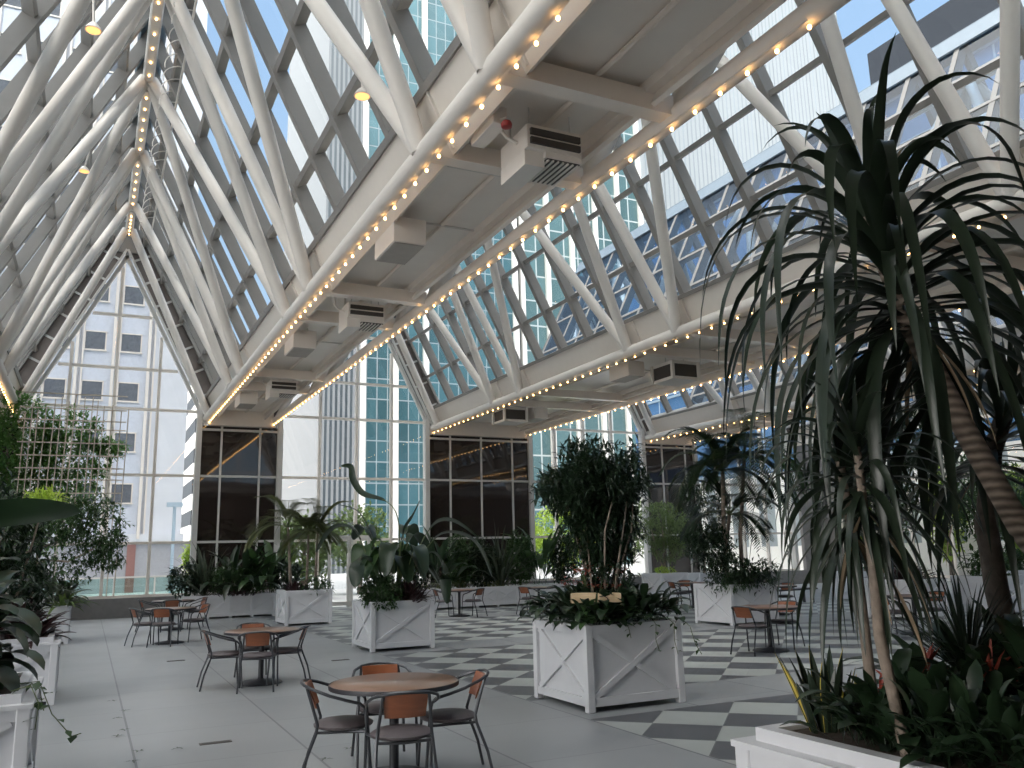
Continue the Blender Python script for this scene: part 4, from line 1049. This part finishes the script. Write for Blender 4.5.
flat(MB().box((-20, 0, -.2), (0, 70, 95)), 'shaft', curtain('pale_glass', (.45, .55, .58), (.72, .73, .72), 2.6, 3.5, .22, .18, axis='Y', metal=.15, rough=.3), t)
t = thing('shade_tower', 'unseen tall tower added behind the viewer to shade the hall', 'building', (-70, -70, 0))  # added out of view to keep sun off the hall
flat(MB().box((0, 0, -.2), (150, 36, 112)), 'shaft', curtain('shade_tower_wall', (.45, .55, .62), (.6, .6, .6), 3, 3.6, .12, .1, metal=.3, rough=.3), t)

def street_tree(x, y, h, r, mat, label):
    t = thing('street_tree', label, 'tree', (x, y, -.12), group='street trees outside the glass')
    MB().tube([(0, 0, -.02), (.1, 0, h*.4), (0, .1, h*.75)], [.14, .11, .05], 8).build('trunk', bark, t)
    mb = MB(); clusters(mb, (0, 0, h*.62), (r, r, h*.40), 260, 7, .34, .16); mb.build('crown', LEAF[mat], t)
street_tree(4.75, 43, 3.0, .6, 'lime', 'lime green street tree outside the right end of the left gable glass')
street_tree(8.9, 40, 3.8, 1.4, 'light', 'green street tree outside behind the doorway')
street_tree(12.6, 43.5, 4.4, 1.7, 'light', 'green street tree outside behind the bird of paradise')
street_tree(20.5, 42, 4.0, 1.7, 'lime', 'lime street tree outside left of the clipped shrub')
street_tree(24.2, 43, 4.4, 1.9, 'lime', 'lime street tree outside right of the clipped shrub')
street_tree(32.0, 44, 5.0, 2.4, 'light', 'large street tree outside behind the areca palms')
for k, (x, y, h, lb) in enumerate([(34.75, 22.5, 4.6, 'lime street tree outside the right glass wall, left of the next'), (34.75, 26.0, 5.2, 'taller lime street tree outside the right glass wall'), (34.75, 30.0, 4.4, 'lime street tree outside the far right corner of the hall')]): street_tree(x - .2, y, h, .62, 'lime', lb)
t = thing('street_lamp', 'blue grey lamp post outside the left gable end', 'lamp', (4.25, 52, -.12))
MB().tube([(0, 0, -.02), (0, 0, 4.9)], .09, 10).build('post', pbr('lamp_blue', (.42, .52, .60), .4), t)
flat(MB().box((-.42, -.15, 4.9), (.42, .15, 5.15)), 'head', MATS['lamp_blue'], t)
t = thing('glass_railing', 'low green glass railing outside the left gable end', 'railing', (0, 38, -.12))
flat(MB().box((-5, 0, .15), (5.5, .02, 1.25)), 'panel', glass('rail_glass', (.80, .94, .90), 1), t)
flat(MB().box((-5, -.03, 1.25), (5.5, .05, 1.32)), 'top_rail', frame_grey, t)
for k in range(8): flat(MB().box((-5 + 1.5*k - .03, -.03, -.02), (-5 + 1.5*k + .03, .05, 1.25)), 'post', frame_grey, t)

lf0 = None
for k, (x, y) in enumerate([(.40, 12.6), (.52, 11.7), (.43, 11.2), (.47, 10.4), (.40, 10.1), (.55, 9.2), (.88, 9.1), (.48, 8.75), (2.0, 7.9), (2.3, 8.2)]):
    if lf0 is None:
        mb = MB()
        for q in range(4): mb.leaf(V((R(-.02, .02), 0, .004)), V((cos(q*1.7), sin(q*1.7), .12)), .075, .022, fold=.1)
        lf0 = o = mb.build('fallen_leaf', LEAF['grey'])
    else: o = lf0.copy(); C.objects.link(o)
    o.location = (x, y, .004); o.rotation_euler = (0, 0, k*1.1); tag(o, 'small dark fallen leaf sprig lying on the pale floor slabs', 'leaf', 'fallen leaf sprigs on the slabs')
# floor vents in the slabs
for k, (x, y, lb) in enumerate([(1.24, 9.2, 'narrow floor slot nearest the camera, left of the nearest table'), (1.54, 16.9, 'narrow floor slot between the middle table and the third table'), (4.05, 15.1, 'narrow floor slot left of the bird of paradise planter')]):
    t = thing('floor_outlet', lb, 'floor outlet', (x, y, 0), group='small brass floor slots')
    flat(MB().box((-.15, -.045, 0), (.15, .045, .006)), 'frame', pbr('brass_dull', (.10, .085, .075), .5), t)
    flat(MB().box((-.13, -.028, .006), (.13, .028, .008)), 'slot', grille_dark, t)

# ------------------------------------------------------------------ sky, sun, camera
wd = bpy.data.worlds.new('sky'); bpy.context.scene.world = wd; wd.use_nodes = True
nt = wd.node_tree; nt.nodes.clear()
wo = N(nt, 'ShaderNodeOutputWorld'); bg = N(nt, 'ShaderNodeBackground')
tc = N(nt, 'ShaderNodeTexCoord'); sp = N(nt, 'ShaderNodeSeparateXYZ'); L(nt, tc.outputs['Generated'], sp.inputs[0])
ramp = N(nt, 'ShaderNodeValToRGB'); L(nt, sp.outputs['Z'], ramp.inputs[0])
ramp.color_ramp.elements[0].position = 0; ramp.color_ramp.elements[0].color = (.60, .78, .97, 1)
ramp.color_ramp.elements[1].position = .85; ramp.color_ramp.elements[1].color = (.34, .56, .92, 1)
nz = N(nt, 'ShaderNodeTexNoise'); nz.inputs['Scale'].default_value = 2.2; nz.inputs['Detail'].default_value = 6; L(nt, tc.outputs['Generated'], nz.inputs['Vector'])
# bright cloud added out of view, overhead, left and behind, to light the hall
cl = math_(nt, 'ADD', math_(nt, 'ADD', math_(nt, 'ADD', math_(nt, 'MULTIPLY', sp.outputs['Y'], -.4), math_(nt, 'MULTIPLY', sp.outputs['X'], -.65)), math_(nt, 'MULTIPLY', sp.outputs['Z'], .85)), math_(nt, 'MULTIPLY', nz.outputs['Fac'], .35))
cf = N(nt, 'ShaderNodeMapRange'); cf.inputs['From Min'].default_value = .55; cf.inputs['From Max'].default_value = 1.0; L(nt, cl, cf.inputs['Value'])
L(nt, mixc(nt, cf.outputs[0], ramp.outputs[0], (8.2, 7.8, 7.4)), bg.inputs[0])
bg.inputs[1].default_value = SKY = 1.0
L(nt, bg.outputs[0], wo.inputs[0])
sun = bpy.data.lights.new('sun', 'SUN'); sun.energy = 2.0; sun.angle = radians(.6); sun.color = (1, .95, .87)
so = bpy.data.objects.new('sun', sun); C.objects.link(so)
so.rotation_euler = V((.22, .72, -.66)).to_track_quat('-Z', 'Y').to_euler()

cam = bpy.data.cameras.new('camera'); co = bpy.data.objects.new('camera', cam); C.objects.link(co)
cam.sensor_width = 36; cam.lens = 846.745 / 1024 * 36; cam.clip_end = 2000; cam.clip_start = .05
yaw, pit, rol = .461075, .197048, -.024266
f = V((sin(yaw)*cos(pit), cos(yaw)*cos(pit), sin(pit))); r = V((cos(yaw), -sin(yaw), 0)); u = r.cross(f)
r2 = r*cos(rol) + u*sin(rol); u2 = u*cos(rol) - r*sin(rol)
mw = Matrix((r2, u2, -f)).transposed().to_4x4(); mw.translation = V((0, 0, 1.75)); co.matrix_world = mw
sc = bpy.context.scene; sc.camera = co
sc.view_settings.view_transform = 'Standard'; sc.view_settings.look = 'None'; sc.view_settings.gamma = 1; sc.view_settings.exposure = 0.12
sc.view_settings.use_curve_mapping = False
cy = sc.cycles
cy.use_denoising = True; cy.max_bounces = 10; cy.diffuse_bounces = 5; cy.glossy_bounces = 4; cy.transparent_max_bounces = 24; cy.sample_clamp_indirect = 6
